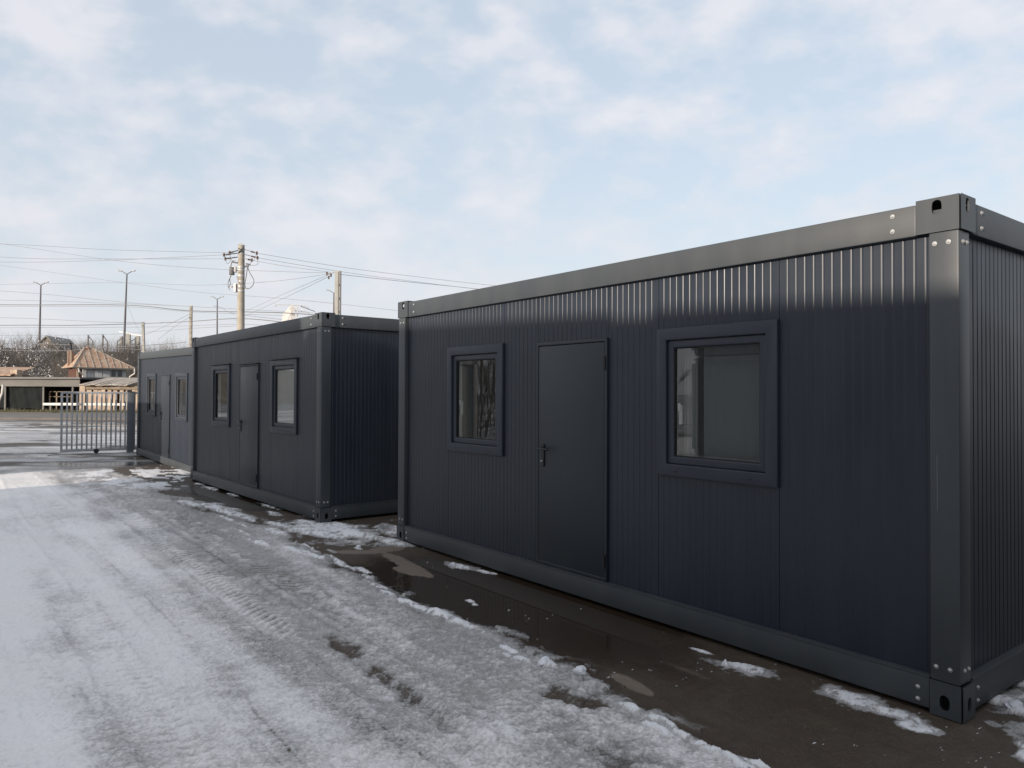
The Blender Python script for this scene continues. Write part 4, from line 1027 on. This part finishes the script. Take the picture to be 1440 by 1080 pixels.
wire([(345, 438, 70), (400, 413, 52), (463, 386, 33)], .010, 'slanting cable rising to the grey square pole, upper one of a pair', 'slanting cables up to the grey square pole')
wire([(330, 451, 70), (400, 419, 52), (464, 388, 33)], .010, 'slanting cable rising to the grey square pole, lower one of a pair', 'slanting cables up to the grey square pole')
wire([(-300, 395, 80), (0, 409, 76), (175, 425, 74), (268, 431, 72), (400, 438, 72), (480, 442, 72)], .014, 'faint cable joining the top of the slim notched pole', 'distant cables low over the street')
wire([(-300, 424, 80), (0, 428.5, 76), (175, 429, 72), (268, 437, 66), (400, 440, 60), (520, 449, 60)], .038, 'thick bundled cable sagging at mid height behind the power pole', 'distant cables low over the street')
wire([(-300, 420, 80), (0, 422, 76), (175, 427, 72), (268, 431, 66)], .014, 'faint cable running just above the thick bundle', 'distant cables low over the street')
wire([(-300, 432, 80), (0, 431, 76), (175, 431.5, 72), (268, 438.5, 66), (400, 444, 60)], .014, 'faint cable running just below the thick bundle', 'distant cables low over the street')
wire([(-300, 440, 80), (0, 446.5, 76), (150, 453, 74), tS], .014, 'faint cable descending to the top of the pale leaning pole', 'distant cables low over the street')
wire([(-300, 462, 80), (0, 457.5, 78), (100, 457.5, 78), (201, 455, 80), (268, 452, 72), (338, 448, 60), (420, 455, 55), (520, 462, 55)], .034, 'dark thick cable passing the leaning pole just under its top', 'distant cables low over the street')
wire([(-300, 463, 80), (0, 461, 78), (201, 460, 80), (268, 458, 72), (338, 456, 60), (400, 460, 58)], .014, 'thin cable hanging below the dark thick one', 'distant cables low over the street')
wire([(-300, 478, 90), (0, 472, 84), (120, 471, 82), (201, 467.5, 80), (268, 462, 72), (338, 458, 60)], .014, 'thin cable skimming the bushes on the crest', 'distant cables low over the street')
wire([(-300, 482, 85), (0, 483, 78), (100, 485, 76), (150, 488, 75), (230, 484, 74), (262, 481, 73)], .03, 'dark cable crossing in front of the hillside', 'cables in front of the hillside')
wire([(-300, 480, 85), (0, 492, 78), (100, 492.5, 76), (140, 489, 75), (200, 492, 75)], .03, 'second dark cable sagging lower in front of the hillside', 'cables in front of the hillside')
wire([(204, 471, 80), (240, 455, 76), (266, 442, 72)], .014, 'stay wire from the leaning pole up to the notched pole', 'stay wires between the two far poles')
wire([(222, 478, 80), (245, 460, 76), (266, 446, 72)], .014, 'lower stay wire ending on the notched pole', 'stay wires between the two far poles')
wire([(180, 431, 100), (190, 455, 95), (200, 470, 90)], .014, 'stay wire dropping from the tall leaning lamp', 'stay wires between the two far poles')
g_r = 'thin cables running right from the power pole'
wire([f1, (470, 374, 41), (560, 386, 42), (720, 404, 43), (1000, 428, 45), (1350, 446, 46), (1750, 452, 48)], .010, 'upper thin cable running right from the power pole over the near container', g_r)
wire([f2, (470, 380.5, 41), (560, 393, 42), (700, 409, 43), (1000, 434, 45), (1350, 452, 46), (1750, 458, 48)], .010, 'second thin cable running right from the power pole over the near container', g_r)
wire([f3, (400, 374, 38), (466, 383, 33)], .010, 'short cable from the power pole to the grey square pole', g_r)
wire([(480, 386, 33), (560, 395, 35), (640, 403, 37), (900, 430, 41), (1300, 456, 45), (1750, 464, 48)], .010, 'cable leaving the grey square pole to the right', g_r)
wire([(300, 430, 125), (312, 433, 125), (330, 441, 110), (420, 452, 90)], .03, 'cable from the small distant lamp past the power pole', 'distant cables low over the street')

# billboard seen almost edge-on
bb = empty('billboard', (at(410, 470, 62).x, 62, 0), label='white billboard seen almost edge-on with thin lamp arms on both sides', cat='billboard')
n_t, n_b = at(409, 428.5, 60), at(409, 470, 60); f_t, f_b = at(396.5, 444, 68.7), at(396.5, 475, 68.7)
mb = MB(); th = Vector((.25, .1, 0)); q = [Vector((n_t.x, 60, n_t.z-3.4)), n_t, Vector((f_t.x, 68.7, n_t.z)), Vector((f_t.x, 68.7, n_t.z-3.4))]
mb.add(q+[v_+th for v_ in q], [(0,1,2,3), (7,6,5,4), (0,4,5,1), (1,5,6,2), (2,6,7,3), (3,7,4,0)]); P_(mb, 'panel', M['white'], bb)
mb = MB(); q = [Vector((x.x+.55, x.y, x.z)) for x in (n_t, Vector((n_t.x, 60, n_t.z-3.4)))]
mb.beam(q[0]+Vector((0, 0, -.1)), q[1], .05, .05); mb.beam(n_t+Vector((.3, 0, -.1)), n_t+Vector((.3, 0, -3.4)), .05, .05)
for k in range(5): mb.beam(n_t+Vector((.3, 0, -.3-.6*k)), q[0]+Vector((0, 0, -.3-.6*k)), .05, .12)
mb.beam(q[0]+Vector((.2, 0, -.1)), q[0]+Vector((.35, 4, -.1)), .05, .05)
P_(mb, 'truss', M['steel'], bb)
for k, (a, b, c) in enumerate((((409, 428.8), (389, 428.5), (386.5, 431)), ((414, 429), (431, 430.5), (434, 434)), ((414, 437), (431, 438), (435, 441.5)))):
    P_(MB().tube([at(*a, 60.3), at(*b, 60.3), at(*c, 60.3)], .035, 6), 'lamp_arm', M['steel'], bb)
P_(MB().tube([(n_t.x+.4, 63, 0), (n_t.x+.4, 63, n_t.z-3.3)], .3, 12), 'column', M['steel'], bb)

# ------------------------------------------------------------------ gate
ga_, gb_ = Vector((-12.44, 20.40, 0)), Vector((-10.60, 21.66, 0))
gd_ = (gb_-ga_).normalized(); gaz = math.atan2(gd_.y, gd_.x); GW = 2.75
gt = empty('sliding_gate', ga_, gaz, label='galvanised sliding gate of upright bars beside the farthest container', cat='gate')
def GB(x0, x1, y0, y1, z0, z1, nm, m='steel', bev=.004): return MB().box(x0, x1, y0, y1, z0, z1).build(nm, M[m], gt, bevel=bev)
GB(0, GW, -.025, .025, 1.69, 1.745, 'top_rail'); GB(0, GW, -.03, .03, .075, .15, 'bottom_rail'); 
GB(0, .055, -.0255, .0255, .151, 1.689, 'end_stile'); 
for i in range(23): 
    x = .055+.120*(i+1)-.02
    if x < GW-.05: GB(x-.021, x+.021, -.016, .016, .151, 1.689, 'bar', bev=.003)
w_ = MB(); w_.tube([(.62+.25, -.05, .075), (.62+.25, .0, .075)], .065, 16); w_.build('roller', M['black'], gt, smooth=True)
GB(-.3, GW, -.09, -.06, -.01, .012, 'track_rail', 'darksteel', 0)
gp = empty('gate_post', ga_+gd_*1.70+Vector((.06, -.10, 0)), gaz, label='square dark steel post that guides the sliding gate', cat='gate post')
MB().box(-.07, .10, -.12, .05, -.02, 1.74).build('shaft', mat('post_shade_grey', (.13, .145, .165), .5, noise=.15), gp, bevel=.008)  # bluish tone of the shade put into the post's colour
MB().box(-.08, .11, -.13, .06, 1.741, 1.76).build('cap', M['darksteel'], gp)
MB().box(-.05, .05, .06, .20, 1.76, 1.80).build('guide_bracket', M['darksteel'], gp)
MB().box(-.20, .14, -.2, .12, -.03, .02).build('base_plate', M['steel'], gp)

# snow balls lying loose on the wet strip and the ice edge
rs_ = random.Random(12)
def chunk(s, v, r, label):
    p = A0 + AX*s - NN*v
    bm = bmesh.new(); bmesh.ops.create_icosphere(bm, subdivisions=4, radius=r)
    ph = rs_.uniform(0, 50)
    for q in bm.verts:
        c = q.co.normalized(); k = 1 + .9*(fbm(np.array([c.x*1.2+ph]), np.array([c.y*1.2+c.z*1.7]), 1.3, 5, 71)[0]-.5); q.co = Vector((q.co.x*k*1.25, q.co.y*k, q.co.z*k*.75))
    me_ = bpy.data.meshes.new('snow_lump'); bm.to_mesh(me_); bm.free(); me_.materials.append(M['snow']); me_.polygons.foreach_set('use_smooth', [True]*len(me_.polygons))
    o = bpy.data.objects.new('snow_lump', me_); C.objects.link(o); o.location = (p[0], p[1], r*.45); o.rotation_euler = (0, 0, rs_.uniform(0, 6))
    tag(o, label, 'snow lump', 'loose lumps of snow')
chunk(1.73, 1.115, .032, 'round snow lump alone on the wet strip before the right window')
chunk(1.95, 1.21, .038, 'snow lump crowning the little heap at the ice edge')
chunk(4.62, .16, .022, 'small snow lump at the foot of the near container, left of its door')
chunk(5.95, .55, .026, 'snow lump on the wet dark patch near the container corner')
chunk(-.10, -.43, .036, 'snow lump against the near container\'s right corner foot')
chunk(.33, 1.36, .026, 'small snow lump at the bottom edge of the ice ridge')
chunk(-.45, .0, .06, 'large smooth snow lump right of the near corner')
